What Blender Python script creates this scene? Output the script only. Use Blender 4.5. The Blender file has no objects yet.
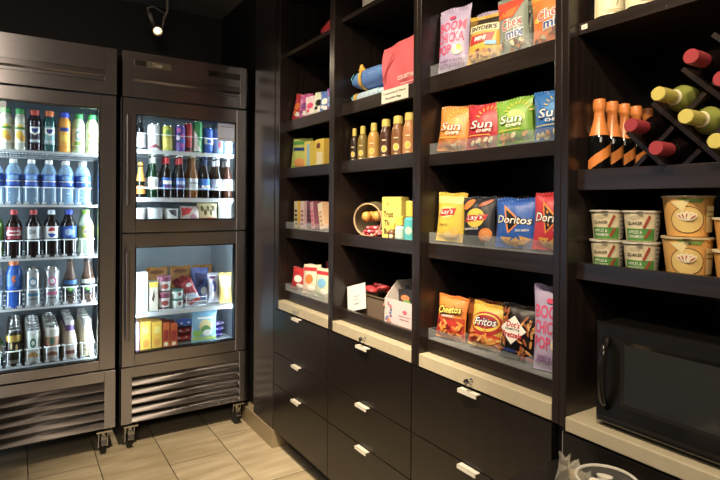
import bpy, math, random
from mathutils import Vector, Matrix
from mathutils.geometry import tessellate_polygon
random.seed(11)
sc = bpy.context.scene
COL = sc.collection
PI = math.pi
R90 = -PI / 2            # turns a front (-y) towards the aisle (-x)

# ------------------------------------------------------------------ camera
def make_camera():
    f_px, yaw, pitch, roll, cy = 528.64, math.radians(32.8475), math.radians(-.256), math.radians(.4031), 206.65
    f = Vector((math.sin(yaw) * math.cos(pitch), math.cos(yaw) * math.cos(pitch), math.sin(pitch)))
    r = Vector((math.cos(yaw), -math.sin(yaw), 0))
    u = r.cross(f)
    r2 = math.cos(roll) * r + math.sin(roll) * u
    u2 = -math.sin(roll) * r + math.cos(roll) * u
    cd = bpy.data.cameras.new('camera')
    cd.sensor_width = 36
    cd.lens = f_px / 720 * 36
    cd.shift_y = -(240 - cy) / 720
    cd.clip_start = .02
    co = bpy.data.objects.new('camera', cd)
    COL.objects.link(co)
    m = Matrix.Identity(4)
    for i in range(3):
        m[i][0], m[i][1], m[i][2] = r2[i], u2[i], -f[i]
    m.translation = Vector((0, 0, 1.30))
    co.matrix_world = m
    sc.camera = co
make_camera()

# ------------------------------------------------------------------ world, lights, exposure
w = bpy.data.worlds.new('lobby_light')
sc.world = w
w.use_nodes = True
w.node_tree.nodes['Background'].inputs[0].default_value = (1, .86, .74, 1)
w.node_tree.nodes['Background'].inputs[1].default_value = .10
sc.view_settings.view_transform = 'Standard'
sc.view_settings.look = 'None'
sc.view_settings.exposure = 0
sc.view_settings.gamma = 1
sc.view_settings.use_curve_mapping = False
sc.cycles.transparent_max_bounces = 24
sc.cycles.max_bounces = 8
sc.cycles.use_denoising = True
sc.cycles.caustics_reflective = False
sc.cycles.caustics_refractive = False

def aim(o, target):
    d = Vector(target) - o.location
    o.rotation_euler = d.to_track_quat('-Z', 'Y').to_euler()
def spot(name, loc, target, watts, deg=60, color=(1, .78, .52), blend=.6, size=.03):
    l = bpy.data.lights.new(name, 'SPOT')
    l.energy, l.color, l.spot_size, l.spot_blend, l.shadow_soft_size = watts, color, math.radians(deg), blend, size
    o = bpy.data.objects.new(name, l)
    COL.objects.link(o)
    o.location = loc
    aim(o, target)
    return o
def area(name, loc, target, watts, sx, sy, color):
    l = bpy.data.lights.new(name, 'AREA')
    l.shape, l.size, l.size_y, l.energy, l.color = 'RECTANGLE', sx, sy, watts, color
    o = bpy.data.objects.new(name, l)
    COL.objects.link(o)
    o.location = loc
    aim(o, target)
    return o
WARM = (1, .80, .56)
# ceiling track spotlights along the aisle
spot('track_light', (.10, .15, 2.48), (1.20, .62, 1.25), 92, 70, WARM)
spot('track_light', (.15, .75, 2.48), (1.20, 1.15, 1.25), 56, 70, WARM)
spot('track_light', (.20, 1.35, 2.48), (1.20, 1.70, 1.30), 54, 70, WARM)
spot('track_light', (.30, 1.75, 2.48), (1.20, 2.30, 1.30), 50, 70, WARM)
spot('track_light', (.35, 1.10, 2.48), (.95, 2.10, 0), 260, 54, WARM)
spot('track_light', (-.3, .60, 2.48), (.3, 2.9, .6), 22, 75, WARM)
# warm area light added behind the camera for frontal fill and steel streaks
area('frontal_fill_light', (-.7, -1.4, 2.45), (.5, 2.4, .9), 30, 1.2, .5, (1, .84, .66))
# cool area light added out of view at left, tinting shelf edges blue
area('left_cool_fill_light', (-2.6, 3.0, 1.1), (1.2, 1.2, 1.1), 7, 1.6, 1.0, (.55, .72, 1))

# ------------------------------------------------------------------ materials
def lin(h):
    h = h.lstrip('#')
    v = [int(h[i:i + 2], 16) / 255 for i in (0, 2, 4)]
    return tuple([c / 12.92 if c <= .04045 else ((c + .055) / 1.055) ** 2.4 for c in v] + [1])
def soft(h, k=.86):
    c = lin(h)
    g = .25 * c[0] + .6 * c[1] + .15 * c[2]
    return tuple([.95 * (g + (v - g) * k) for v in c[:3]] + [1])
MATS = {}
def m(col, rough=.5, metal=0, spec=.5, key=None):
    k = key or (col, rough, metal, spec)
    if k in MATS:
        return MATS[k]
    a = bpy.data.materials.new('paint_' + col.lstrip('#'))
    a.use_nodes = True
    b = a.node_tree.nodes['Principled BSDF']
    b.inputs['Base Color'].default_value = soft(col)
    b.inputs['Roughness'].default_value = rough
    b.inputs['Metallic'].default_value = metal
    b.inputs['Specular IOR Level'].default_value = spec
    MATS[k] = a
    return a
def film(col):
    """printed foil film with slight crinkle"""
    k = ('film', col)
    if k in MATS:
        return MATS[k]
    a = m(col, .38, key=k)
    nt = a.node_tree
    b = nt.nodes['Principled BSDF']
    tc = nt.nodes.new('ShaderNodeTexCoord')
    n = nt.nodes.new('ShaderNodeTexNoise')
    n.inputs['Scale'].default_value = 38
    n.inputs['Detail'].default_value = 3
    bp = nt.nodes.new('ShaderNodeBump')
    bp.inputs['Strength'].default_value = .25
    bp.inputs['Distance'].default_value = .006
    nt.links.new(tc.outputs['Object'], n.inputs['Vector'])
    nt.links.new(n.outputs['Fac'], bp.inputs['Height'])
    nt.links.new(bp.outputs['Normal'], b.inputs['Normal'])
    return a
def clear(name, col, opac, rough=.08, gloss=.08):
    """see-through plastic or glass: a share of the light passes straight"""
    k = ('clear', name)
    if k in MATS:
        return MATS[k]
    a = bpy.data.materials.new(name)
    a.use_nodes = True
    nt = a.node_tree
    b = nt.nodes['Principled BSDF']
    b.inputs['Base Color'].default_value = lin(col)
    b.inputs['Roughness'].default_value = rough
    t = nt.nodes.new('ShaderNodeBsdfTransparent')
    lw = nt.nodes.new('ShaderNodeLayerWeight')
    lw.inputs['Blend'].default_value = .25
    mr = nt.nodes.new('ShaderNodeMapRange')
    mr.inputs['To Min'].default_value = opac
    mr.inputs['To Max'].default_value = min(1, opac + .30)
    mx = nt.nodes.new('ShaderNodeMixShader')
    nt.links.new(lw.outputs['Facing'], mr.inputs['Value'])
    nt.links.new(mr.outputs['Result'], mx.inputs[0])
    nt.links.new(t.outputs[0], mx.inputs[1])
    nt.links.new(b.outputs[0], mx.inputs[2])
    nt.links.new(mx.outputs[0], nt.nodes['Material Output'].inputs[0])
    MATS[k] = a
    return a
def thin_paper(col):
    a = m(col, .7, key=('paper', col))
    nt = a.node_tree
    tr = nt.nodes.new('ShaderNodeBsdfTranslucent')
    tr.inputs[0].default_value = lin(col)
    mx = nt.nodes.new('ShaderNodeMixShader')
    mx.inputs[0].default_value = .5
    nt.links.new(nt.nodes['Principled BSDF'].outputs[0], mx.inputs[1])
    nt.links.new(tr.outputs[0], mx.inputs[2])
    nt.links.new(mx.outputs[0], nt.nodes['Material Output'].inputs[0])
    return a
def door_glass():
    a = bpy.data.materials.new('door_glass')
    a.use_nodes = True
    nt = a.node_tree
    nt.nodes.remove(nt.nodes['Principled BSDF'])
    t = nt.nodes.new('ShaderNodeBsdfTransparent')
    t.inputs[0].default_value = (.93, .96, .97, 1)
    g = nt.nodes.new('ShaderNodeBsdfGlossy')
    g.inputs['Roughness'].default_value = .02
    fr = nt.nodes.new('ShaderNodeFresnel')
    fr.inputs[0].default_value = 1.35
    mx = nt.nodes.new('ShaderNodeMixShader')
    nt.links.new(fr.outputs[0], mx.inputs[0])
    nt.links.new(t.outputs[0], mx.inputs[1])
    nt.links.new(g.outputs[0], mx.inputs[2])
    nt.links.new(mx.outputs[0], nt.nodes['Material Output'].inputs[0])
    return a
def wood(name, c1, c2, axis, rough=.3):
    a = bpy.data.materials.new(name)
    a.use_nodes = True
    nt = a.node_tree
    b = nt.nodes['Principled BSDF']
    tc = nt.nodes.new('ShaderNodeTexCoord')
    mp = nt.nodes.new('ShaderNodeMapping')
    s = [70, 70, 70]
    s[axis] = 2.5
    mp.inputs['Scale'].default_value = s
    n = nt.nodes.new('ShaderNodeTexNoise')
    n.inputs['Scale'].default_value = 1
    n.inputs['Detail'].default_value = 4
    cr = nt.nodes.new('ShaderNodeValToRGB')
    cr.color_ramp.elements[0].position, cr.color_ramp.elements[0].color = .35, lin(c1)
    cr.color_ramp.elements[1].position, cr.color_ramp.elements[1].color = .7, lin(c2)
    nt.links.new(tc.outputs['Object'], mp.inputs[0])
    nt.links.new(mp.outputs[0], n.inputs['Vector'])
    nt.links.new(n.outputs['Fac'], cr.inputs[0])
    nt.links.new(cr.outputs[0], b.inputs['Base Color'])
    b.inputs['Roughness'].default_value = rough
    return a
def steel(name, col, rough=.3):
    a = bpy.data.materials.new(name)
    a.use_nodes = True
    nt = a.node_tree
    b = nt.nodes['Principled BSDF']
    b.inputs['Base Color'].default_value = lin(col)
    b.inputs['Metallic'].default_value = 1
    b.inputs['Roughness'].default_value = rough
    b.inputs['Anisotropic'].default_value = .93
    b.inputs['Anisotropic Rotation'].default_value = .25
    tg = nt.nodes.new('ShaderNodeTangent')
    tg.direction_type = 'RADIAL'
    tg.axis = 'Z'
    nt.links.new(tg.outputs[0], b.inputs['Tangent'])
    tc = nt.nodes.new('ShaderNodeTexCoord')
    mp = nt.nodes.new('ShaderNodeMapping')
    mp.inputs['Scale'].default_value = (3, 3, 260)
    n = nt.nodes.new('ShaderNodeTexNoise')
    n.inputs['Scale'].default_value = 1
    n.inputs['Detail'].default_value = 3
    mr = nt.nodes.new('ShaderNodeMapRange')
    mr.inputs['To Min'].default_value = rough - .07
    mr.inputs['To Max'].default_value = rough + .09
    nt.links.new(tc.outputs['Object'], mp.inputs[0])
    nt.links.new(mp.outputs[0], n.inputs['Vector'])
    nt.links.new(n.outputs['Fac'], mr.inputs['Value'])
    nt.links.new(mr.outputs['Result'], b.inputs['Roughness'])
    return a
def stone(name, c1, c2):
    a = bpy.data.materials.new(name)
    a.use_nodes = True
    nt = a.node_tree
    b = nt.nodes['Principled BSDF']
    tc = nt.nodes.new('ShaderNodeTexCoord')
    n = nt.nodes.new('ShaderNodeTexNoise')
    n.inputs['Scale'].default_value = 22
    n.inputs['Detail'].default_value = 6
    cr = nt.nodes.new('ShaderNodeValToRGB')
    cr.color_ramp.elements[0].color, cr.color_ramp.elements[1].color = lin(c1), lin(c2)
    nt.links.new(tc.outputs['Object'], n.inputs['Vector'])
    nt.links.new(n.outputs['Fac'], cr.inputs[0])
    nt.links.new(cr.outputs[0], b.inputs['Base Color'])
    b.inputs['Roughness'].default_value = .35
    return a
def glow(name, col, strength):
    a = bpy.data.materials.new(name)
    a.use_nodes = True
    nt = a.node_tree
    nt.nodes.remove(nt.nodes['Principled BSDF'])
    e = nt.nodes.new('ShaderNodeEmission')
    e.inputs[0].default_value = lin(col)
    e.inputs[1].default_value = strength
    nt.links.new(e.outputs[0], nt.nodes['Material Output'].inputs[0])
    return a
def tile_floor():
    a = bpy.data.materials.new('beige_floor_tile')
    a.use_nodes = True
    nt = a.node_tree
    b = nt.nodes['Principled BSDF']
    L = nt.links.new
    def mth(op, i0, i1=None):
        n = nt.nodes.new('ShaderNodeMath')
        n.operation = op
        for k, i in enumerate((i0, i1)):
            if i is None:
                continue
            if isinstance(i, (int, float)):
                n.inputs[k].default_value = i
            else:
                L(i, n.inputs[k])
        return n.outputs[0]
    g = nt.nodes.new('ShaderNodeNewGeometry')
    sp = nt.nodes.new('ShaderNodeSeparateXYZ')
    L(g.outputs['Position'], sp.inputs[0])
    x, y = sp.outputs[0], sp.outputs[1]
    u = mth('DIVIDE', mth('SUBTRACT', x, .039), .2965)
    col = mth('FLOOR', u)
    fu = mth('FRACT', u)
    off = mth('ADD', mth('MULTIPLY', mth('SUBTRACT', col, 2), .4), -2.70)
    v = mth('DIVIDE', mth('ADD', y, off), .6)
    fv = mth('FRACT', v)
    gr = mth('MAXIMUM', mth('LESS_THAN', fu, .014), mth('LESS_THAN', fv, .007))
    cb = nt.nodes.new('ShaderNodeCombineXYZ')
    L(col, cb.inputs[0])
    L(mth('FLOOR', v), cb.inputs[1])
    wn = nt.nodes.new('ShaderNodeTexWhiteNoise')
    L(cb.outputs[0], wn.inputs['Vector'])
    mp = nt.nodes.new('ShaderNodeMapping')
    mp.inputs['Scale'].default_value = (2.2, 11, 1)
    L(g.outputs['Position'], mp.inputs[0])
    L(wn.outputs['Color'], mp.inputs['Location'])
    n = nt.nodes.new('ShaderNodeTexNoise')
    n.inputs['Scale'].default_value = 1.6
    n.inputs['Detail'].default_value = 5
    L(mp.outputs[0], n.inputs['Vector'])
    cr = nt.nodes.new('ShaderNodeValToRGB')
    cr.color_ramp.elements[0].position, cr.color_ramp.elements[0].color = .3, lin('#b8a888')
    cr.color_ramp.elements[1].position, cr.color_ramp.elements[1].color = .7, lin('#ddceb0')
    L(mth('ADD', n.outputs['Fac'], mth('MULTIPLY', mth('SUBTRACT', wn.outputs['Value'], .5), .25)), cr.inputs[0])
    mx = nt.nodes.new('ShaderNodeMix')
    mx.data_type = 'RGBA'
    L(gr, mx.inputs['Factor'])
    L(cr.outputs[0], mx.inputs['A'])
    mx.inputs['B'].default_value = lin('#4a4238')
    L(mx.outputs['Result'], b.inputs['Base Color'])
    b.inputs['Roughness'].default_value = .38
    return a

WOOD = wood('espresso_wood', '#1b1614', '#29201d', 2, .28)
WOODD = wood('espresso_drawer_wood', '#0f0c0b', '#19120f', 2, .3)
WOODH = wood('espresso_wood_rail', '#1e1815', '#2d2420', 1, .28)
STEEL = steel('brushed_steel', '#a9a6aa')
LOUV = steel('louver_steel', '#85807f', .46)
STEELD = steel('steel_panel', '#8f8c90', .36)
CREAM = stone('cream_stone', '#b5ab90', '#c9bfa5')
BBM = stone('beige_baseboard_tile', '#8f8068', '#a89878')
GLASS = door_glass()
ACRYL = clear('clear_acrylic', '#c4ccd0', .055)
JARG = clear('jar_glass', '#e8d8a8', .05)
BLACK = m('#0a0a0b', .4)
BLACKG = m('#0b0b0c', .12)
WHITE = m('#f2f2ee', .5)
CHROME = m('#d8d8d6', .18, 1)
SATIN = m('#cfcdc8', .35, 1)
PULL = m('#e6e1d2', .35)
WIRE = m('#e9eef0', .4)
LINER = m('#aab5bb', .5)
DLINER = m('#57636b', .45)

# ------------------------------------------------------------------ mesh builder
class MB:
    def __init__(s):
        s.v, s.f, s.mi, s.sm, s.mats = [], [], [], [], []
        s.M = None
    def mat(s, a):
        if a not in s.mats:
            s.mats.append(a)
        return s.mats.index(a)
    def add(s, vs, fs, mat, smooth=False):
        b = len(s.v)
        if s.M is not None:
            vs = [s.M @ Vector(p) for p in vs]
        s.v += [tuple(p) for p in vs]
        k = s.mat(mat)
        for f in fs:
            s.f.append([i + b for i in f])
            s.mi.append(k)
            s.sm.append(smooth)
    def box(s, x0, x1, y0, y1, z0, z1, mat):
        vs = [(x, y, z) for x in (x0, x1) for y in (y0, y1) for z in (z0, z1)]
        s.add(vs, [(0, 1, 3, 2), (4, 6, 7, 5), (0, 4, 5, 1), (2, 3, 7, 6), (0, 2, 6, 4), (1, 5, 7, 3)], mat)
    def rbox(s, x0, x1, y0, y1, z0, z1, mat, r=.01, seg=3):
        """box with rounded vertical edges"""
        pts = []
        for cx, cy, a0 in ((x1 - r, y1 - r, 0), (x0 + r, y1 - r, 90), (x0 + r, y0 + r, 180), (x1 - r, y0 + r, 270)):
            for i in range(seg + 1):
                a = math.radians(a0 + 90 * i / seg)
                pts.append((cx + r * math.cos(a), cy + r * math.sin(a)))
        s.prism([(p[0], p[1], z0) for p in pts], (0, 0, z1 - z0), mat)
    def prism(s, poly, ext, mat, smooth=False):
        n = len(poly)
        e = Vector(ext)
        vs = [Vector(p) for p in poly] + [Vector(p) + e for p in poly]
        fs = [(i, (i + 1) % n, (i + 1) % n + n, i + n) for i in range(n)]
        s.add(vs, fs, mat, smooth)
        s.add(vs, [tuple(range(n))[::-1], tuple(range(n, 2 * n))], mat)
    def lathe(s, prof, mat, seg=20, a0=0, a1=2 * PI, smooth=True, mats=None):
        full = abs(a1 - a0 - 2 * PI) < 1e-6
        n = seg if full else seg + 1
        vs = []
        for r, z in prof:
            for i in range(n):
                a = a0 + (a1 - a0) * i / seg
                vs.append((r * math.sin(a), -r * math.cos(a), z))
        for j in range(len(prof) - 1):
            fs = []
            for i in range(seg):
                i2 = (i + 1) % n
                fs.append((j * n + i, j * n + i2, (j + 1) * n + i2, (j + 1) * n + i))
            b = vs[j * n:(j + 2) * n]
            s.add(b, [tuple(k - j * n for k in f) for f in fs], mats[j] if mats else mat, smooth)
    def tube(s, path, r, mat, seg=8, closed=False, cap=True):
        P = [Vector(p) for p in path]
        n = len(P)
        rings = []
        up = None
        for i, p in enumerate(P):
            a = P[(i - 1) % n] if closed or i > 0 else p
            b = P[(i + 1) % n] if closed or i < n - 1 else p
            t = (b - a).normalized()
            if up is None:
                up = Vector((0, 0, 1)) if abs(t.z) < .9 else Vector((1, 0, 0))
            sd = t.cross(up)
            if sd.length < 1e-5:
                sd = t.cross(Vector((0, 1, 0)))
            sd.normalize()
            up = sd.cross(t).normalized()
            rr = r[i] if isinstance(r, (list, tuple)) else r
            rings.append([p + rr * (math.cos(2 * PI * k / seg) * sd + math.sin(2 * PI * k / seg) * up) for k in range(seg)])
        vs = [q for ring in rings for q in ring]
        fs = []
        for i in range(n if closed else n - 1):
            j = (i + 1) % n
            for k in range(seg):
                k2 = (k + 1) % seg
                fs.append((i * seg + k, i * seg + k2, j * seg + k2, j * seg + k))
        if cap and not closed:
            fs.append(tuple(range(seg))[::-1])
            fs.append(tuple((n - 1) * seg + k for k in range(seg)))
        s.add(vs, fs, mat, True)
    def ball(s, c, rx, ry, rz, mat, seg=14, rings=8, jit=0):
        vs, fs = [], []
        for j in range(rings + 1):
            th = PI * j / rings
            for i in range(seg):
                a = 2 * PI * i / seg
                k = 1 + (random.uniform(-jit, jit) if jit else 0)
                vs.append((c[0] + k * rx * math.sin(th) * math.cos(a), c[1] + k * ry * math.sin(th) * math.sin(a), c[2] + k * rz * math.cos(th)))
        for j in range(rings):
            for i in range(seg):
                i2 = (i + 1) % seg
                fs.append((j * seg + i, (j + 1) * seg + i, (j + 1) * seg + i2, j * seg + i2))
        s.add(vs, fs, mat, True)
    def build(s, name, parent=None, bevel=0, loc=None, rot=None):
        me = bpy.data.meshes.new(name)
        me.from_pydata(s.v, [], s.f)
        for a in s.mats:
            me.materials.append(a)
        me.polygons.foreach_set('material_index', s.mi)
        me.polygons.foreach_set('use_smooth', s.sm)
        me.update()
        o = bpy.data.objects.new(name, me)
        COL.objects.link(o)
        if parent:
            o.parent = parent
        if loc:
            o.location = loc
        if rot:
            o.rotation_euler = rot
        if bevel:
            b = o.modifiers.new('Bevel', 'BEVEL')
            b.width = bevel
            b.segments = 2
            b.limit_method = 'ANGLE'
            b.angle_limit = math.radians(50)
        return o
def tag(o, label, cat, group=None):
    o['label'] = label
    o['category'] = cat
    if group:
        o['group'] = group
    return o
def thing(name, label, cat, loc=(0, 0, 0), rz=0, group=None):
    o = bpy.data.objects.new(name, None)
    o.empty_display_size = .05
    COL.objects.link(o)
    o.location = loc
    o.rotation_euler = (0, 0, rz)
    return tag(o, label, cat, group)
def dup(root, loc, label=None, rot=None, group=None):
    r = root.copy()
    COL.objects.link(r)
    r.location = loc
    if rot:
        r.rotation_euler = rot
    if label:
        r['label'] = label
    if group:
        r['group'] = group
    for ch in list(root.children):
        c = ch.copy()
        COL.objects.link(c)
        c.parent = r
        for g in ch.children:
            d = g.copy()
            COL.objects.link(d)
            d.parent = c
    return r
def struct(name, mb, bevel=0):
    o = mb.build(name, None, bevel)
    o['kind'] = 'structure'
    return o

# ------------------------------------------------------------------ printing on surfaces
TXT = {}
def text_tris(body, shear=0, bold=0):
    k = (body, shear, bold)
    if k in TXT:
        return TXT[k]
    cu = bpy.data.curves.new('lettering', 'FONT')
    cu.body, cu.size, cu.resolution_u, cu.shear, cu.offset = body, 1, 2, shear, bold
    o = bpy.data.objects.new('lettering', cu)
    COL.objects.link(o)
    bpy.context.view_layer.update()
    me = bpy.data.meshes.new_from_object(o.evaluated_get(bpy.context.evaluated_depsgraph_get()))
    me.calc_loop_triangles()
    vs = [(v.co.x, v.co.y) for v in me.vertices]
    tr = [tuple(t.vertices) for t in me.loop_triangles]
    x0, x1 = min(v[0] for v in vs), max(v[0] for v in vs)
    y0, y1 = min(v[1] for v in vs), max(v[1] for v in vs)
    vs = [((v[0] - x0) / (x1 - x0) - .5, (v[1] - y0) / (y1 - y0) - .5) for v in vs]
    bpy.data.objects.remove(o)
    bpy.data.curves.remove(cu)
    bpy.data.meshes.remove(me)
    TXT[k] = (vs, tr)
    return TXT[k]
class Prn:
    """prints flat shapes onto a front: x in -1..1 of half width, z in 0..1 of height"""
    def __init__(s, mb, surf, w, h, L=.02):
        s.mb, s.surf, s.w, s.h, s.L, s.e = mb, surf, w, h, L, .0006
    def put(s, pts, tris, mat):
        vs = [(p[0] * s.w / 2, p[1] * s.h) for p in pts]
        out = []
        st = [tuple(vs[i] for i in t) for t in tris]
        while st:
            t = st.pop()
            a, b, c = t
            d = [math.dist(a, b), math.dist(b, c), math.dist(c, a)]
            k = max(range(3), key=lambda i: d[i])
            if d[k] > s.L:
                p, q, r = t[k], t[(k + 1) % 3], t[(k + 2) % 3]
                mm = ((p[0] + q[0]) / 2, (p[1] + q[1]) / 2)
                st += [(p, mm, r), (mm, q, r)]
            else:
                out.append(t)
        V, F, idx = [], [], {}
        for t in out:
            f = []
            for p in t:
                kk = (round(p[0], 6), round(p[1], 6))
                if kk not in idx:
                    idx[kk] = len(V)
                    V.append(s.surf(p[0], p[1], s.e))
                f.append(idx[kk])
            F.append(f)
        # faces turn outwards (towards local -y)
        G = []
        for f, t in zip(F, out):
            cr = (t[1][0] - t[0][0]) * (t[2][1] - t[0][1]) - (t[1][1] - t[0][1]) * (t[2][0] - t[0][0])
            G.append(f if cr > 0 else f[::-1])
        s.mb.add(V, G, mat, True)
        s.e += .00035
    def poly(s, pts, mat):
        tr = tessellate_polygon([[Vector((p[0], p[1], 0)) for p in pts]])
        s.put(pts, tr, mat)
        return s
    def rect(s, x0, z0, x1, z1, mat):
        return s.poly([(x0, z0), (x1, z0), (x1, z1), (x0, z1)], mat)
    def ell(s, cx, cz, rx, rz, mat, n=20, rot=0):
        ca, sa = math.cos(rot), math.sin(rot)
        k = s.h / (s.w / 2)
        pts = []
        for i in range(n):
            a = 2 * PI * i / n
            x, z = rx * math.cos(a), rz * math.sin(a) * k
            pts.append((cx + x * ca - z * sa, cz + (x * sa + z * ca) / k))
        return s.poly(pts, mat)
    def text(s, body, cx, cz, wd, ht, mat, rot=0, shear=0, bold=.02):
        vs, tr = text_tris(body, shear, bold)
        k = s.h / (s.w / 2)
        ca, sa = math.cos(rot), math.sin(rot)
        pts = []
        for x, z in vs:
            x, z = x * wd, z * ht * k
            pts.append((cx + x * ca - z * sa, cz + (x * sa + z * ca) / k))
        s.put(pts, tr, mat)
        return s

# ------------------------------------------------------------------ packaging builders
def bag(name, label, col, w, h, d, loc, prints=None, rz=R90, tilt=0, lean=0, back=None, group=None, cat='snack bag', seal=None):
    """pillow bag standing on its lower seam; front looks to local -y"""
    sd = random.uniform(0, 6)
    def half(t):
        return w / 2 * (1 - .07 * math.sin(PI * max(0, min(1, t))))
    def T(x, z):
        t = z / h
        sx = min(1, abs(x) / half(t))
        tt = max(0, min(1, (t - .05) / .87))
        bul = (1 - sx ** 2.4) ** .75 * max(0, math.sin(PI * tt ** .8)) ** .55
        wr = .05 * math.sin(9 * x / w * 2 + sd + 3 * t) * (1 - abs(2 * t - 1)) * (1 - sx * sx) + .05 * math.sin(23 * x / w + 2 * sd) * abs(2 * t - 1) ** 2 * (1 - sx ** 4)
        return d / 2 * max(.03, bul + wr * min(1, bul * 3)) + .0008
    mb = MB()
    base = film(col)
    bk = film(back) if back else base
    nx, nz = 16, 18
    for sgn, mt in ((-1, base), (1, bk)):
        vs, fs = [], []
        for j in range(nz + 1):
            t = j / nz * .93
            for i in range(nx + 1):
                x = (2 * i / nx - 1) * half(t)
                vs.append((x, sgn * (T(x, t * h) if 0 < i < nx else .0006), t * h))
        for j in range(nz):
            for i in range(nx):
                q = (j * (nx + 1) + i, j * (nx + 1) + i + 1, (j + 1) * (nx + 1) + i + 1, (j + 1) * (nx + 1) + i)
                fs.append(q if sgn < 0 else q[::-1])
        mb.add(vs, fs, mt, True)
    if prints:
        prints(Prn(mb, lambda x, z, e: (x * (half(z / h) * 2 / w) * .99, -T(x * (half(z / h) * 2 / w) * .99, z) - e - .0004, z), w, h))
    loc = (loc[0], loc[1], loc[2] + w / 2 * abs(math.sin(lean)) + .0005)
    o = mb.build(name, None, 0, loc, (tilt, lean, rz))
    tag(o, label, cat, group)
    s = MB()                                   # crimped top seal
    n = 26
    sm = film(seal) if seal else base
    poly, vs, fs = [], [], []
    for i in range(n + 1):
        x = (2 * i / n - 1) * half(.95)
        yy = .0013 * (-1) ** i + .002 * math.sin(7 * x / w * 2 + sd)
        dz = .012 * h * math.sin(5 * x / w * 2 + sd)
        vs += [(x, yy, h * .925), (x * 1.015, yy * 1.5, h * .965 + dz * .5), (x * 1.02, yy, h + dz + (.004 if i % 2 else 0) * .4)]
    for i in range(n):
        a, b = i * 3, (i + 1) * 3
        fs += [(a, b, b + 1, a + 1), (a + 1, b + 1, b + 2, a + 2)]
    s.add(vs, fs, sm)
    q = s.build('top_seal', o)
    md = q.modifiers.new('Solid', 'SOLIDIFY')
    md.thickness = .0012
    return o
def flat(x, z, e):
    return (x, -e, z)
def carton(name, label, col, w, d, h, loc, prints=None, rz=0, tilt=0, lean=0, group=None, cat='box', side=None, bev=.002, top=None, lid=None):
    """folding carton; front plane at local y = 0, depth towards +y"""
    mb = MB()
    a = m(col, .45)
    sdm = m(side, .45) if side else a
    tp = m(top, .45) if top else a
    vs = [(x, y, z) for x in (-w / 2, w / 2) for y in (0, d) for z in (0, h)]
    mb.add(vs, [(0, 4, 5, 1), (2, 3, 7, 6)], a)
    mb.add(vs, [(0, 1, 3, 2), (4, 6, 7, 5)], sdm)
    mb.add(vs, [(0, 2, 6, 4), (1, 5, 7, 3)], tp)
    if prints:
        prints(Prn(mb, flat, w, h, 9))
    loc = (loc[0], loc[1], loc[2] + w / 2 * abs(math.sin(lean)))
    o = mb.build(name, None, 0, loc, (tilt, lean, rz))
    tag(o, label, cat, group)
    f = MB()                                    # tuck flap line on the carton's end
    f.box(-w / 2 + .001, w / 2 - .001, d * .15, d * .85, h, h + .0012, sdm)
    f.build('end_flap', o)
    return o
def rad_at(prof, z):
    for (r0, z0), (r1, z1) in zip(prof, prof[1:]):
        if z0 <= z <= z1 and z1 > z0:
            return r0 + (r1 - r0) * (z - z0) / (z1 - z0)
    return prof[-1][0]
def bottle(name, label, prof, bodymat, loc, cap=None, capmat=None, lab=None, labmat=None, prints=None, rz=0, group=None, cat='bottle', seg=18, neckmat=None, neck=None, arc=None, liquid=None):
    """lathe bottle; cap = profile, lab = (z0, z1)"""
    o = thing(name, label, cat, loc, rz, group)
    b = MB()
    b.lathe([(0, 0)] + prof + [(0, prof[-1][1])], bodymat, seg)
    b.build('body', o)
    if liquid:
        q = MB()
        lz = liquid[1]
        pr = [(max(.001, r - .0025), max(z, .003)) for r, z in prof if z < lz]
        pr.append((max(.001, rad_at(prof, lz) - .0025), lz))
        q.lathe([(0, .003)] + pr + [(0, lz)], liquid[0], seg)
        q.build('liquid', o)
    if cap:
        c = MB()
        c.lathe(cap, capmat, seg)
        c.build('cap', o)
    if neck:
        c = MB()
        zs = [neck[0] + (neck[1] - neck[0]) * i / 8 for i in range(9)]
        c.lathe([(rad_at(prof, z) + .0007, z) for z in zs], neckmat, seg)
        c.build('neck_wrap', o)
    if lab:
        c = MB()
        zs = [lab[0] + (lab[1] - lab[0]) * i / 6 for i in range(7)]
        if arc:
            c.lathe([(rad_at(prof, z) + .0008, z) for z in zs], labmat, 10, -arc, arc)
        else:
            c.lathe([(rad_at(prof, z) + .0008, z) for z in zs], labmat, seg)
        if prints:
            def sf(x, z, e):
                zz = z + lab[0]
                r = rad_at(prof, zz) + .0012 + e
                return (r * math.sin(x / r), -r * math.cos(x / r), zz)
            prints(Prn(c, sf, 2 * rad_at(prof, (lab[0] + lab[1]) / 2), lab[1] - lab[0], .008))
        c.build('label', o)
    return o
def can(name, label, r, h, bodymat, loc, prints=None, group=None, rz=0, cat='can', bands=None):
    o = thing(name, label, cat, loc, rz, group)
    b = MB()
    prof = [(0, .004), (r * .72, .004), (r * .8, 0), (r, .012), (r, h - .016), (r * .82, h - .003)]
    b.lathe(prof, bodymat, 18)
    for z0, z1, mt in bands or []:
        b.lathe([(r + .0005, z0), (r + .0005, z1)], mt, 18)
    if prints:
        prints(Prn(b, lambda x, z, e: ((r + e) * math.sin(x / r), -(r + e) * math.cos(x / r), z), 2 * r, h, .008))
    b.build('body', o)
    t = MB()
    t.lathe([(r * .82, h - .003), (r * .84, h), (r * .78, h), (r * .76, h - .004), (0, h - .004)], CHROME, 18)
    t.tube([(-.006, -.008, h - .002), (.006, -.008, h - .002), (.007, .006, h - .002), (-.007, .006, h - .002)], .0018, CHROME, 5, closed=True)
    t.build('lid', o)
    return o
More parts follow.
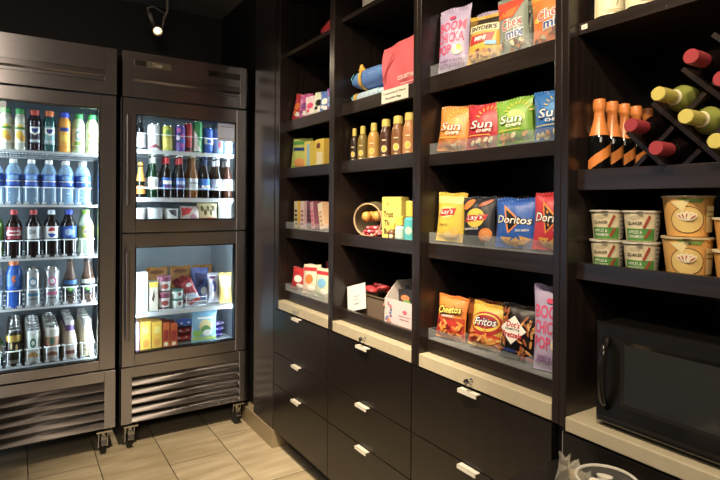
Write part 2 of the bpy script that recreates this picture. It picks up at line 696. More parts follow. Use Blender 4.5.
def cup(name, label, r0, r1, h, bodymat, loc, prints=None, rz=R90, group=None, cat='cup', lidmat=None):
    o = thing(name, label, cat, loc, rz, group)
    b = MB()
    b.lathe([(0, .003), (r0 * .93, .003), (r0 * .95, 0), (r0, .002), (r1, h - .005), (r1, h - .002)], bodymat, 24)
    if prints:
        def sf(x, z, e):
            r = r0 + (r1 - r0) * z / h + e
            return (r * math.sin(x / r), -r * math.cos(x / r), z)
        prints(Prn(b, sf, r0 + r1, h, .01))
    b.build('body', o)
    t = MB()
    t.lathe([(r1, h - .005), (r1 + .0035, h - .004), (r1 + .0035, h), (0, h)], lidmat or m('#d9d3c4', .35), 24)
    t.box(-.007, .007, -r1 - .012, -r1 - .002, h - .0018, h - .0004, lidmat or m('#d9d3c4', .35))
    t.build('lid', o)
    return o
ORD = ['front', 'second', 'third', 'fourth', 'fifth', 'sixth']

# ------------------------------------------------------------------ the room
YB, XW, ZC = 3.63, 1.575, 2.58
b = MB(); b.box(-3, XW + .1, -2.2, YB + .1, -.05, 0, tile_floor()); struct('floor', b)
b = MB(); b.box(-3, XW + .1, -2.2, YB + .1, ZC, ZC + .05, m('#a39c8e', .9)); struct('ceiling', b)
b = MB(); b.box(-3, XW + .1, YB, YB + .1, 0, ZC, m('#09090c', .6)); struct('wall_back', b)
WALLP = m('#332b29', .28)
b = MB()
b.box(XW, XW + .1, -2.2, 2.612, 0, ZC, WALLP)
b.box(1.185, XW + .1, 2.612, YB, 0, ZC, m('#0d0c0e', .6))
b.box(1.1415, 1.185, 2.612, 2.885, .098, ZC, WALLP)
struct('wall_right', b)
b = MB()
b.box(1.134, 1.1845, 2.612, 3.05, 0, .097, BBM)
b.box(1.134, 1.236, 2.602, 2.612, 0, .097, BBM)
struct('baseboard_right', b, .002)

def wmb(root):
    x = MB()
    x.M = Matrix.Translation(-root.location)
    return x
XF = 1.141
EDGE = [2.60, 2.0, 1.414, .841, .24]
# ------------------------------------------------------------------ drawer cabinets with cream pull-out boards
CABL = ['dark wood three-drawer cabinet nearest the steel refrigerators',
        'dark wood three-drawer cabinet in the middle, below the sunscreen and towel shelves',
        'dark wood three-drawer cabinet below the snack bag shelves']
for k in range(3):
    y1, y0 = (2.606 if k == 0 else EDGE[k] + .018), EDGE[k + 1] + .018
    c = thing('drawer_cabinet', CABL[k], 'cabinet', (XF, (y0 + y1) / 2, 0), 0, 'drawer cabinets under the shelves')
    b = wmb(c); b.box(XF + .021, XW - .005, y0 + .001, y1 - .001, .1, .749, BLACK); b.build('carcass', c)
    b = wmb(c); b.box(XF + .096, XF + .11, y0, y1, 0, .1, BLACK); b.build('toe_kick', c)
    ym = (y0 + y1) / 2
    for z0, z1 in ((.518, .746), (.349, .515), (.103, .346)):
        b = wmb(c); b.box(XF, XF + .02, y0 + .002, y1 - .002, z0, z1, WOODD); d = b.build('drawer', c, .0015)
        b = wmb(c)
        b.box(XF - .02, XF + .002, ym - .038, ym + .038, z1 - .004, z1 - .0015, PULL)
        b.box(XF - .021, XF - .018, ym - .038, ym + .038, z1 - .013, z1 - .0015, PULL)
        b.build('handle', d)
    i0, i1 = EDGE[k + 1] + .0215, (EDGE[k] - (.0535 if k == 0 else .0215))
    b = wmb(c); b.box(XF - .001, XF + .36, i0, i1, .7525, .796, CREAM); p = b.build('pull_out_board', c, .002)
    p['label'] = 'cream stone-look pull-out board'
    b = wmb(c)
    b.M = b.M @ Matrix.Translation((XF - .001, ym, .773)) @ Matrix.Rotation(-PI / 2, 4, 'Y')
    b.lathe([(0, .024), (.009, .023), (.0105, .018), (.008, .012), (.0045, .009), (.0045, .002), (.008, 0)][::-1], CHROME, 14)
    b.build('knob', p)

# ------------------------------------------------------------------ tall open shelving above the drawers
SHL = ['tall dark shelf unit nearest the refrigerators, holding candy and boxes',
       'tall dark shelf unit in the middle, holding towels, sunscreen and a candy jar',
       'tall dark shelf unit full of snack bags',
       'tall dark shelf unit at the right, holding wine bottles and food cups above the microwave']
# (top of front rail, bottom of front rail) of every shelf
SHZ = [[(.848, .797), (1.172, 1.124), (1.485, 1.435), (1.731, 1.678), (2.09, 2.07), (2.40, 2.37)],
       [(.848, .797), (1.172, 1.123), (1.487, 1.435), (1.735, 1.683), (2.108, 2.088)],
       [(.842, .797), (1.170, 1.119), (1.472, 1.432), (1.737, 1.681), (2.108, 2.088)],
       [(1.158, 1.116), (1.390, 1.339), (1.756, 1.727), (2.108, 2.088)]]
LIP = .015
def lip_of(k, zt, zb):
    if k == 2 or (k == 0 and zt < 1.3):
        return .0004                      # board level with the rail where bins stand
    return min(LIP, (zt - zb) * .35)
for k in range(4):
    yl, yr = EDGE[k], EDGE[k + 1]
    c = thing('shelf_unit', SHL[k], 'shelving', (XF, (yl + yr) / 2, .75), 0, 'tall shelf units along the wall')
    tl = .053 if k == 0 else .021
    b = wmb(c); b.box(XF, XW - .003, yl - tl, yl, .7505, ZC - .002, WOOD); b.build('side_panel', c, .002)
    b = wmb(c); b.box(XF, XW - .003, yr, yr + .021, .7505, ZC - .002, WOOD); b.build('side_panel', c, .002)
    b = wmb(c); b.box(XW - .018, XW - .004, yr + .0215, yl - tl - .0005, .7505, ZC - .002, WOODH); b.build('back_panel', c)
    for zt, zb in SHZ[k]:
        b = wmb(c)
        xf = XF + .037
        b.box(xf, xf + .018, yr + .0215, yl - tl - .0005, zb, zt, WOODH)
        lp = lip_of(k, zt, zb)
        b.box(xf + .0175, XW - .019, yr + .0215, yl - tl - .0005, max(zb + .001, zt - lp - .022), zt - lp, WOODH)
        b.build('shelf', c, .0012)
def floor_of(k, j):
    zt, zb = SHZ[k][j]
    return zt - lip_of(k, zt, zb) + .0006

# right-hand base cabinet and its worktop
c = thing('base_cabinet', 'dark wood base cabinet under the microwave counter', 'cabinet', (XF, .53, 0))
b = wmb(c); b.box(XF + .021, XW - .005, .24, .858, .1, .741, BLACK); b.build('carcass', c)
b = wmb(c); b.box(XF + .096, XF + .11, .24, .858, 0, .1, BLACK); b.build('toe_kick', c)
b = wmb(c); b.box(XF, XF + .02, .25, .828, .103, .736, WOODD); d = b.build('door', c, .0015)
b = wmb(c); b.box(XF - .0015, XF + .001, .8265, .829, .103, .74, SATIN); d2 = b.build('edge_strip', c)
d2['label'] = 'thin metal edge strip'
b = MB(); b.box(XF - .004, XW - .02, .262, .8195, .743, .7785, CREAM)
tag(b.build('countertop', None, .003), 'cream stone-look countertop carrying the black microwave', 'countertop')

# ------------------------------------------------------------------ refrigerators
YF = 2.959
BLUEW = (.80, .92, 1)
def caster(root, x, y):
    b = wmb(root)
    M0 = b.M
    b.box(x - .035, x + .035, y - .035, y + .035, .124, .132, CHROME)
    b.tube([(x, y, .126), (x, y + .012, .075)], .011, CHROME, 8)
    for s in (-1, 1):
        b.prism([(x + s * .02, y - .006, .118), (x + s * .02, y + .03, .118), (x + s * .02, y + .034, .035), (x + s * .02, y + .02, .03)], (s * .003, 0, 0), CHROME)
    b.prism([(x - .012, y - .005, .10), (x + .012, y - .005, .10), (x + .014, y - .045, .066), (x - .014, y - .045, .066)], (0, .004, -.004), CHROME)
    o = b.build('caster', root)
    b = wmb(root)
    b.M = M0 @ Matrix.Translation((x - .014, y + .022, .039)) @ Matrix.Rotation(PI / 2, 4, 'Y')
    b.lathe([(0, 0), (.034, .001), (.0385, .006), (.0385, .022), (.034, .027), (0, .028)], m('#17171a', .6), 22)
    b.build('wheel', o)
def wire_shelf(root, x0, x1, y0, y1, z, lanes=None, guard=.08, lip=.012, rail=None):
    b = wmb(root)
    b.box(x0, x1, y0, y0 + .006, z - lip, z - .001, WIRE)
    b.box(x0, x1, y1 - .006, y1, z - .008, z - .001, WIRE)
    b.box(x0, x0 + .006, y0, y1, z - .010, z - .001, WIRE)
    b.box(x1 - .006, x1, y0, y1, z - .010, z - .001, WIRE)
    n = int((x1 - x0) / .0135)
    for i in range(1, n):
        x = x0 + (x1 - x0) * i / n
        b.box(x - .0016, x + .0016, y0, y1, z - .004, z - .001, WIRE)
    for y in (y0 + (y1 - y0) * .33, y0 + (y1 - y0) * .66):
        b.box(x0, x1, y - .003, y + .003, z - .008, z - .004, WIRE)
    o = b.build('wire_shelf', root)
    if lanes:
        g = wmb(root)
        for x in lanes:
            l = .034
            zz = z + guard
            yf = y0 + .004
            g.tube([(x - l, yf + .016, zz), (x - l, yf + .012, zz), (x - l + .012, yf, zz), (x + l - .012, yf, zz), (x + l, yf + .012, zz), (x + l, yf + .016, zz)], .0032, WIRE, 6)
            for sx in (-1, 1):
                g.tube([(x + sx * (l - .010), yf, zz), (x + sx * (l - .010), yf, z - .002)], .0022, WIRE, 5)
                g.box(x + sx * (l - .012) - .010, x + sx * (l - .012) + .010, yf - .003, yf + .006, z + .002, z + .012, WIRE)
        g.build('front_guard', o)
    if rail:
        g = wmb(root)
        for x in (x0 + .004, x1 - .004):
            g.tube([(x, y0 + .003, z - .002), (x, y0 + .003, z + rail)], .0022, WIRE, 5)
        g.tube([(x0 + .004, y0 + .003, z + rail), (x1 - .004, y0 + .003, z + rail)], .0022, WIRE, 5)
        g.build('front_rail', o)
    return o
def fridge(x0, label, doors, split=None, hand=True, badges=False):
    w = .686
    LINER_ = LINER if split else DLINER
    x1 = x0 + w
    r = thing('glass_door_refrigerator', label, 'refrigerator', (x0 + w / 2, 3.28, 0))
    zb, zt = .146, 2.087
    yb = 3.585
    b = wmb(r)
    y0 = 3.012
    b.box(x0, x0 + .03, y0, yb, zb, zt, STEELD); b.box(x1 - .03, x1, y0, yb, zb, zt, STEELD)
    b.box(x0 + .03, x1 - .03, y0, yb, zt - .03, zt, STEELD); b.box(x0 + .03, x1 - .03, yb - .03, yb, zb, zt - .03, STEELD)
    b.box(x0 + .03, x1 - .03, y0, yb - .03, zb, zb + .02, STEELD)
    b.build('body', r)
    # interior liner (hollow)
    lo, hi = .455, 1.845
    b = wmb(r)
    b.box(x0 + .031, x0 + .045, y0 - .001, yb - .031, lo, hi, LINER_); b.box(x1 - .045, x1 - .031, y0 - .001, yb - .031, lo, hi, LINER_)
    b.box(x0 + .045, x1 - .045, yb - .045, yb - .031, lo, hi, LINER_)
    b.box(x0 + .045, x1 - .045, y0 - .001, yb - .045, hi - .02, hi, LINER_); b.box(x0 + .045, x1 - .045, y0 - .001, yb - .045, lo, lo + .03, LINER_)
    if split:
        b.box(x0 + .045, x1 - .045, y0 - .001, yb - .045, split[0], split[1], LINER_)
    b.build('liner', r)
    # header: centre panel with a long shadow groove, two side stiles
    b = wmb(r)
    b.box(x0, x1, YF + .012, y0, 1.852, zt, STEELD)
    b.box(x0, x0 + .048, YF, YF + .012, 1.852, zt, STEEL); b.box(x1 - .056, x1, YF, YF + .012, 1.852, zt, STEEL)
    a0, a1 = x0 + .049, x1 - .057
    pr = [(YF + .001, 1.852), (YF + .001, 1.916), (YF + .011, 1.920), (YF + .011, 1.934), (YF - .004, 1.944), (YF - .001, 1.966), (YF + .001, 1.972), (YF + .001, zt), (YF + .012, zt), (YF + .012, 1.852)]
    b.prism([(a0, y, z) for y, z in pr], (a1 - a0, 0, 0), STEEL)
    h = b.build('header_panel', r, .0008)
    if badges:
        b = wmb(r); b.box(x0 + .055, x0 + .241, YF - .004, YF + .002, 2.0135, 2.048, m('#b5aa98', .3, .8)); q = b.build('badge', h)
        q.data.materials.append(m('#26221f', .4)); 
        b = wmb(r)
        b.M = b.M @ Matrix.Translation((x0 + .148, YF - .0042, 2.0135))
        pp = Prn(b, flat, .186, .0345, 9)
        pp.rect(-.98, .05, -.36, .95, m('#3a332e', .35))
        pp.text('True', .22, .5, .55, .62, m('#f3ead2', .35), 0, .3, .03)
        b.build('lettering', q)
        b = wmb(r); b.box(x0 + .441, x0 + .628, YF - .003, YF + .002, 2.013, 2.046, m('#57504a', .35, .7)); q = b.build('display_plate', h)
        b = wmb(r); b.box(x0 + .448, x0 + .50, YF - .0038, YF - .002, 2.018, 2.041, m('#1a1816', .3)); b.build('display', q)
    for z0, z1, gz0, gz1 in doors:
        b = wmb(r)
        g0, g1 = x0 + .065, x1 - .076
        yb2 = YF + .046
        b.box(x0 + .002, g0, YF, yb2, z0, z1, STEEL); b.box(g1, x1 - .002, YF, yb2, z0, z1, STEEL)
        b.box(g0, g1, YF, yb2, z0, gz0, STEEL); b.box(g0, g1, YF, yb2, gz1, z1, STEEL)
        d = b.build('door', r, .002)
        b = wmb(r)
        t = .006
        b.box(g0, g0 + t, YF + .004, yb2, gz0, gz1, BLACK); b.box(g1 - t, g1, YF + .004, yb2, gz0, gz1, BLACK)
        b.box(g0 + t, g1 - t, YF + .004, yb2, gz0, gz0 + t, BLACK); b.box(g0 + t, g1 - t, YF + .004, yb2, gz1 - t, gz1, BLACK)
        b.build('gasket', d)
        b = wmb(r); b.box(g0 + t, g1 - t, YF + .02, YF + .026, gz0 + t, gz1 - t, GLASS); b.build('glass_pane', d)
        hx = x0 + .026
        hz0, hz1 = (z0 + .14, z1 - .09) if split else (.95, 1.45)
        b = wmb(r)
        b.rbox(hx - .010, hx + .010, YF - .032, YF - .020, hz0, hz1, STEELD, .004)
        for z in (hz0 + .03, hz1 - .03):
            b.box(hx - .007, hx + .007, YF - .021, YF + .001, z - .012, z + .012, STEELD)
        b.build('handle', d)
        for xs, sg in ((x0 + .047, 1), (x1 - .047, -1)):
            b = wmb(r)
            b.box(min(xs, xs + sg * .01), max(xs, xs + sg * .01), 3.016, 3.026, gz0 + .01, gz1 - .01, glow('white_led', '#dff2ff', 2.2) if 'led' not in MATS else MATS['led'])
            b.build('light_strip', r)
    # lower louvred grille
    b = wmb(r)
    b.box(x0, x0 + .052, YF, YF + .04, zb, .440, STEEL); b.box(x1 - .052, x1, YF, YF + .04, zb, .440, STEEL)
    b.box(x0 + .052, x1 - .052, YF + .004, YF + .04, .386, .440, STEEL)
    g = b.build('grille', r, .001)
    for i in range(5):
        z = zb + .002 + i * .0478
        b = wmb(r)
        b.prism([(x0 + .052, YF + .002, z + .004), (x0 + .052, YF + .002, z), (x0 + .052, YF + .006, z), (x0 + .052, YF + .036, z + .031), (x0 + .052, YF + .036, z + .037), (x0 + .052, YF + .032, z + .037)], (w - .104, 0, 0), LOUV)
        b.build('louver', g)
    b = wmb(r); b.box(x0 + .03, x1 - .03, YF + .06, YF + .07, zb, .45, BLACK); b.build('grille_backing', r)
    for x in (x0 + .05, x1 - .05):
        for y in (3.0, 3.53):
            caster(r, x, y)
    return r
MATS['led'] = glow('white_led', '#dff2ff', 6)
FA, FB = -.265, .448
f1 = fridge(FA, 'stainless refrigerator at the left edge with one tall glass door, full of bottles and cans', [(.450, 1.842, .497, 1.779)])
f2 = fridge(FB, 'stainless refrigerator on casters with two half-height glass doors, beside the dark wall', [(1.146, 1.842, 1.208, 1.766), (.446, 1.138, .507, 1.068)], (1.112, 1.188), badges=True)
R1 = [1.553, 1.287, 1.026, .784, .502]
LN1 = [[-.112, -.053, .005, .066, .129, .195, .259, .321], [-.172, -.095, -.022, .053, .128, .203, .281], [-.172, -.095, -.019, .062, .140, .218, .296], [-.172, -.095, -.018, .061, .143, .223, .305], [-.172, -.095, -.018, .062, .143, .222, .300]]
for j, z in enumerate(R1):
    wire_shelf(f1, FA + .047, FA + .686 - .047, 3.042, 3.53, z, None if j == 0 else LN1[j], [.08, .085, .085, .085, .075][j])
wire_shelf(f2, FB + .047, FB + .639, 3.05, 3.53, 1.592, None, rail=.085, lip=.024)
wire_shelf(f2, FB + .047, FB + .639, 3.05, 3.53, 1.33, None, rail=.052, lip=.024)
wire_shelf(f2, FB + .047, FB + .639, 3.05, 3.53, .70, None, lip=.022)
# LED light inside the cabinets, from strips behind the door frames
for x0, z0, z1, wt in ((FA, .52, 1.76, 7), (FB, 1.215, 1.76, 2.1), (FB, .52, 1.06, 1.9)):
    for xs, tx in ((x0 + .06, x0 + .45), (x0 + .626, x0 + .236)):
        area('cabinet_led', (xs, 3.022, (z0 + z1) / 2), (tx, 3.32, (z0 + z1) / 2), wt, .012, z1 - z0, BLUEW)

# ------------------------------------------------------------------ snack bags on the third shelf unit
PINK, PURP = m('#f0457a', .4), m('#8a3d94', .4)
RED, DRED, ORA, YEL, LIM, NAVY, SKY = m('#cf2130', .4), m('#8e1420', .4), m('#ee7a1c', .4), m('#f6cf2a', .4), m('#8fbf38', .4), m('#173a86', .4), m('#6fb7e6', .4)
WHT, BLK, BRN, TAN, CRM = m('#f6f3ea', .45), m('#141214', .4), m('#7a4420', .45), m('#c98a45', .45), m('#efe3b6', .45)
GRN, DGRN, GOLD = m('#4f9a3a', .4), m('#245a2a', .4), m('#c9a24a', .35)
def p_pop(p):
    p.text('BOOM', -.02, .70, 1.75, .155, PINK).text('CHICKA', -.05, .52, 1.75, .15, PINK).text('POP', -.42, .34, .98, .15, PINK)
    p.ell(.42, .32, .33, .075, CRM).ell(.30, .36, .16, .04, WHT).ell(.55, .35, .15, .04, YEL).ell(.45, .28, .16, .035, WHT)
    p.text('SWEET & SALTY', 0, .17, 1.5, .04, PURP).text('KETTLE CORN', 0, .105, 1.6, .05, PURP).ell(0, .83, .22, .03, PINK)
def outl(p, s, cx, cz, wd, ht, c1, c2, rot=0, shear=0, b=.02, o=.07):
    p.text(s, cx, cz, wd * 1.06, ht * 1.16, c2, rot, shear, o * .75).text(s, cx, cz, wd, ht, c1, rot, shear, b * .35)
def pretz(p, n, x0, x1, z0, z1, cols, r=.15):
    for i in range(n):
        p.ell(random.uniform(x0, x1), random.uniform(z0, z1), r, r * .22, random.choice(cols), 10, random.uniform(0, 3))
def p_sny(p):
    p.rect(-.98, .80, .98, .93, m('#3a3128', .4)); p.poly([(-.98, .45), (-.35, .93), (-.98, .93)], m('#8a6a20', .4))
    p.rect(-.9, .64, .92, .79, CRM); p.text("SNYDER'S", 0, .715, 1.6, .10, BLK, 0, 0, .04)
    p.poly([(-.85, .38), (.6, .43), (.72, .60), (-.7, .57)], RED); p.text('MINI', -.1, .495, .75, .09, WHT, .03, .2, .03)
    p.rect(.25, .34, .85, .42, SKY); pretz(p, 22, -.8, .8, .05, .28, [TAN, BRN, m('#e0b060', .4)], .14)
def p_chex(c):
    def f(p):
        if c == 'g':
            p.poly([(-.98, .93), (-.98, .62), (.2, .60), (.98, .93)], m('#d9492a', .4)); p.poly([(-.98, .70), (-.98, .64), (.15, .62), (.5, .78)], ORA)
        else:
            p.poly([(-.98, .93), (-.98, .8), (.3, .72), (.98, .85), (.98, .93)], m('#f9a22b', .4)); pretz(p, 6, -.9, -.6, .3, .7, [YEL, TAN], .16)
        outl(p, 'Chex', .05, .50, 1.35, .17, RED, WHT, .18, .2, .03, .09); outl(p, 'mix', .22, .32, 1.15, .15, m('#1c4fa8', .4), WHT, .12, .2, .05, .11)
        pretz(p, 12, -.8, .8, .05, .18, [TAN, BRN, CRM], .14)
    return f
def p_chexback(p):
    for i in range(16):
        x, z = random.uniform(-.8, .8), random.uniform(.15, .9)
        p.ell(x, z, .17, .035, m('#cfd0b8', .5), 8, random.uniform(0, 3)).ell(x, z, .09, .02, m('#4c5648', .5), 8)
def p_sun(c1, c2, c3):
    def f(p):
        p.poly([(-.97, .05), (.97, .05), (.97, .28), (0, .20), (-.97, .27)], c2); p.ell(.12, .52, .62, .20, c3)
        for i in range(9):
            a = math.radians(15 + i * 18); k = p.w / 2 / p.h
            q = lambda r, da: (.35 + r * math.cos(a + da), .60 + r * k * math.sin(a + da))
            p.poly([q(.55, -.05), q(.78, -.02), q(.78, .02), q(.55, .05)], YEL)
        outl(p, 'Sun', -.02, .52, 1.25, .18, WHT, c1, 0, .1, .03, .06); p.text('CHIPS', .14, .37, .85, .065, WHT, 0, .1, .03)
        p.rect(-.8, .27, .5, .285, YEL); pretz(p, 9, -.75, .75, .06, .17, [TAN, m('#e0a04a', .4), CRM], .18)
    return f
def p_lays(dark):
    def f(p):
        if dark:
            p.ell(-.05, .55, .60, .20, YEL).poly([(-.78, .46), (.60, .50), (.72, .62), (-.62, .60)], RED); outl(p, "Lay's", -.05, .55, 1.0, .14, WHT, DRED, .05, .15, .03, .05)
            p.ell(-.55, .84, .42, .085, m('#e58a34', .4), 16, .6).ell(.52, .86, .44, .045, m('#b5542a', .4), 16, .4).ell(.55, .19, .42, .13, m('#ee8a3a', .4), 16, .8).ell(.55, .19, .30, .09, m('#f5a252', .4), 16, .8)
            p.text('BARBECUE', -.25, .32, .9, .045, WHT, .05)
        else:
            p.rect(-.97, .78, .97, .93, m('#f3e07a', .4)); p.ell(-.15, .60, .62, .115, m('#fbe98a', .35), 20, .06).poly([(-.72, .50), (.42, .55), (.50, .69), (-.60, .66)], RED)
            outl(p, "Lay's", -.12, .60, .9, .13, WHT, DRED, .06, .15, .03, .05); p.text('Classic', -.3, .35, .65, .05, m('#8a6a10', .4), .04)
            p.ell(.45, .2, .36, .10, m('#f5c64a', .4), 16, .6).ell(.05, .13, .3, .08, m('#f8dc80', .4), 16, .3)
    return f
def p_dor(s, c, flav):
    def f(p):
        p.poly([(-.55, .86), (-.25, .28), (.42, .55)], m('#f08a24', .4)); p.poly([(-.44, .78), (-.2, .34), (.28, .54)], BLK)
        outl(p, 'Doritos', 0, .565, 1.72, .155, WHT, BLK, -.03, .12, .03, .08); p.text(flav, .45, .36, .6, .045, WHT, .06)
        for x, z, a in ((-.35, .16, .5), (.2, .12, -.4), (.55, .17, .2), (-.05, .09, 1.2)):
            pts = [(x + .34 * math.cos(a + k * 2.1), z + .11 * math.sin(a + k * 2.1)) for k in range(3)]
            p.poly(pts, m('#f0b23c', .45)); p.ell(x, z, .09, .018, m('#c8761e', .45), 8)
    return f
def p_cheet(p):
    p.rect(-.97, .05, .97, .46, m('#c92a1c', .4)); p.rect(-.97, .455, .97, .52, m('#b5400f', .4))
    for i in range(22):
        a = random.uniform(0, 3); x, z = random.uniform(-.8, .8), random.uniform(.12, .44)
        p.ell(x, z, .22, .028, random.choice([m('#f59a28', .4), m('#e8541c', .4), m('#f7b04a', .4), DRED]), 10, a)
    outl(p, 'Cheetos', .02, .70, 1.55, .17, m('#f6e14a', .4), BLK, .10, .15, .04, .13); p.text('CRUNCHY', .0, .55, .9, .05, WHT, .06)
def p_frit(p):
    p.rect(-.97, .05, .97, .35, m('#d8431c', .4)); p.ell(.05, .56, .98, .27, m('#b8241f', .4), 24, .1); p.ell(.0, .58, .86, .20, YEL, 24, .1); p.ell(.02, .60, .74, .15, m('#a81c22', .4), 24, .1)
    outl(p, 'Fritos', .02, .60, 1.35, .17, WHT, m('#1e1f5c', .4), .12, .2, .03, .12)
    for i in range(16):
        p.ell(random.uniform(-.8, .8), random.uniform(.08, .33), .26, .035, random.choice([m('#f2a83a', .4), m('#e8862a', .4), m('#f6c766', .4)]), 10, random.uniform(0, 3))
def p_dots(p):
    for x0, x1 in ((-.95, -.55), (.3, .95)):
        for i in range(26):
            p.ell(random.uniform(x0, x1), random.uniform(.08, .88), .2, .022, random.choice([m('#d88a3a', .4), m('#a85a22', .4), m('#e6a75a', .4)]), 8, random.uniform(0, 3))
    p.poly([(-.82, .57), (-.1, .82), (.62, .57), (-.1, .30)], WHT)
    p.text("Dot's", -.1, .66, .75, .11, RED, 0, .1, .03).text('HOMESTYLE', -.1, .575, .8, .04, BLK).text('Pretzels', -.1, .48, 1.1, .10, RED, 0, .1, .03)
    p.rect(-.5, .16, .15, .22, NAVY); p.rect(-.95, .04, .2, .10, m('#9aa0a2', .4)); p.rect(.3, .04, .95, .12, RED)
def z3(j):
    return floor_of(2, j) + .004
SB = 'snack bags on the third shelf unit'
BX = 1.227
B3 = [
 ('popcorn_bag', 'lavender popcorn bag with big pink letters, at the left end of the top snack shelf', '#bcaed6', .122, .236, .062, (BX - .004, 1.3235, z3(3)), p_pop, -.06, 0),
 ('popcorn_bag', 'lavender popcorn bag mostly hidden behind the yellow pretzel bag on the top snack shelf', '#bcaed6', .13, .212, .05, (BX + .075, 1.225, z3(3)), None, -.05, 0),
 ('pretzel_bag', 'yellow pretzel bag with a white name band and red label, beside the lavender popcorn bag', '#e0b325', .118, .170, .055, (BX, 1.190, z3(3)), p_sny, -.08, .03),
 ('snack_mix_bag', 'grey-green snack mix bag covered in pale cereal squares, behind the yellow pretzel bag', '#5c6350', .125, .196, .05, (BX + .065, 1.112, z3(3)), p_chexback, -.05, 0),
 ('snack_mix_bag', 'silver-green snack mix bag with a red and orange top, right of the yellow pretzel bag', '#8c9a8e', .098, .190, .055, (BX, 1.064, z3(3)), p_chex('g'), -.06, -.08),
 ('snack_mix_bag', 'dark red and grey snack bag set back between the silver and orange snack mix bags', '#5a4448', .09, .160, .045, (BX + .06, .985, z3(3)), p_chex('g'), -.06, 0),
 ('snack_mix_bag', 'orange snack mix bag at the right end of the top snack shelf', '#ee7f1f', .116, .172, .055, (BX, .930, z3(3)), p_chex('o'), -.06, -.08),
 ('multigrain_chip_bag', 'orange multigrain chip bag, leftmost on its shelf beside the red one', '#ef9a32', .126, .166, .062, (BX - .004, 1.324, z3(2)), p_sun('#c8671a' and m('#c8671a', .4), m('#d9771f', .4), m('#f6ae4c', .4)), -.10, .06),
 ('multigrain_chip_bag', 'second orange multigrain chip bag peeking out behind the front orange one', '#ef9a32', .12, .150, .05, (BX + .075, 1.262, z3(2)), None, -.08, 0),
 ('multigrain_chip_bag', 'red multigrain chip bag between the orange and green ones', '#c62434', .128, .156, .06, (BX, 1.183, z3(2)), p_sun(m('#8e1626', .4), m('#a81c2c', .4), m('#d23a44', .4)), -.08, 0),
 ('multigrain_chip_bag', 'bright green multigrain chip bag between the red and blue ones', '#7fb52c', .118, .150, .06, (BX, 1.060, z3(2)), p_sun(m('#4f8a1c', .4), m('#5e9a22', .4), m('#a9cf4a', .4)), -.09, -.08),
 ('multigrain_chip_bag', 'second green multigrain chip bag standing behind the front green one', '#5f9428', .12, .140, .05, (BX + .065, .992, z3(2)), None, -.08, 0),
 ('multigrain_chip_bag', 'blue multigrain chip bag at the right end of its shelf', '#1f74c4', .114, .152, .06, (BX, .924, z3(2)), p_sun(m('#1a4f9a', .4), m('#2a62b0', .4), m('#3f94dc', .4)), -.06, -.05),
 ('potato_chip_bag', 'bright yellow potato chip bag with a red ribbon logo', '#efcb20', .114, .178, .06, (BX - .004, 1.333, z3(1)), p_lays(False), -.07, .03),
 ('potato_chip_bag', 'dark grey potato chip bag with a yellow round logo and orange chips', '#2a2d38', .118, .164, .06, (BX, 1.204, z3(1)), p_lays(True), -.07, -.03),
 ('potato_chip_bag', 'dark potato chip bag tucked behind the front dark grey one', '#34302e', .118, .166, .045, (BX + .07, 1.135, z3(1)), None, -.06, 0),
 ('tortilla_chip_bag', 'royal blue tortilla chip bag with a black triangle logo', '#1d5fc0', .132, .160, .06, (BX, 1.056, z3(1)), p_dor('b', NAVY, 'COOL RANCH'), -.06, 0),
 ('tortilla_chip_bag', 'red tortilla chip bag with a black triangle logo at the right end of its shelf', '#cf2c3c', .118, .172, .06, (BX, .928, z3(1)), p_dor('r', DRED, 'NACHO CHEESE'), -.06, .03),
 ('cheese_puff_bag', 'orange and red crunchy cheese snack bag, leftmost on the lowest snack shelf', '#f08418', .116, .158, .06, (BX - .004, 1.328, z3(0)), p_cheet, -.10, .04),
 ('cheese_puff_bag', 'orange cheese snack bag standing behind the front one on the lowest snack shelf', '#b5601c', .12, .152, .05, (BX + .07, 1.255, z3(0)), None, -.08, 0),
 ('corn_chip_bag', 'yellow and red corn chip bag leaning in its bin', '#f0c030', .116, .152, .06, (BX, 1.180, z3(0)), p_frit, -.16, .10),
 ('corn_chip_bag', 'corn chip bag set back behind the leaning yellow and red one', '#b8872a', .12, .156, .05, (BX + .075, 1.128, z3(0)), None, -.08, 0),
 ('pretzel_bag', 'black pretzel bag with a white diamond label and brown sticks', '#201a1c', .120, .172, .06, (BX, 1.045, z3(0)), p_dots, -.08, .05),
 ('popcorn_bag', 'tall lavender popcorn bag at the right end of the lowest snack shelf', '#bcaed6', .104, .248, .05, (BX - .005, .924, z3(0)), p_pop, -.02, 0)]
for n, lb, col, w_, h_, d_, loc, pr, tl, ln in B3:
    bag(n, lb, col, w_, h_ - .014, d_ * .8, loc, pr, R90 + .26, tl, ln, group=SB)
def bin_(label, y, x, z, w_, d_, h_, group):
    r = thing('divider_bin', label, 'bin', (x, y, z), R90, group)
    b = MB(); b.box(-w_ / 2, w_ / 2, 0, .0025, 0, h_, ACRYL); b.build('front_panel', r)
    for s in (-1, 1):
        xx = s * (w_ / 2 - .001)
        b = MB(); b.prism([(xx - .001, .0028, 0), (xx - .001, .062, 0), (xx - .001, .062, h_), (xx - .001, .0028, h_)], (.002, 0, 0), ACRYL); b.build('side_panel', r)
    b = MB(); b.box(-w_ / 2 + .0022, w_ / 2 - .0022, .0028, d_, 0, .002, ACRYL); b.build('base_panel', r)
BINL = {3: ['lavender popcorn bag at the left', 'yellow pretzel bag', 'silver-green snack mix bag', 'orange snack mix bag'],
        2: ['orange multigrain chip bag', 'red multigrain chip bag', 'green multigrain chip bag', 'blue multigrain chip bag'],
        1: ['bright yellow potato chip bag', 'dark grey potato chip bag', 'royal blue tortilla chip bag', 'red tortilla chip bag'],
        0: ['orange and red cheese snack bag', 'leaning corn chip bag', 'black pretzel bag', 'tall lavender popcorn bag at the right']}
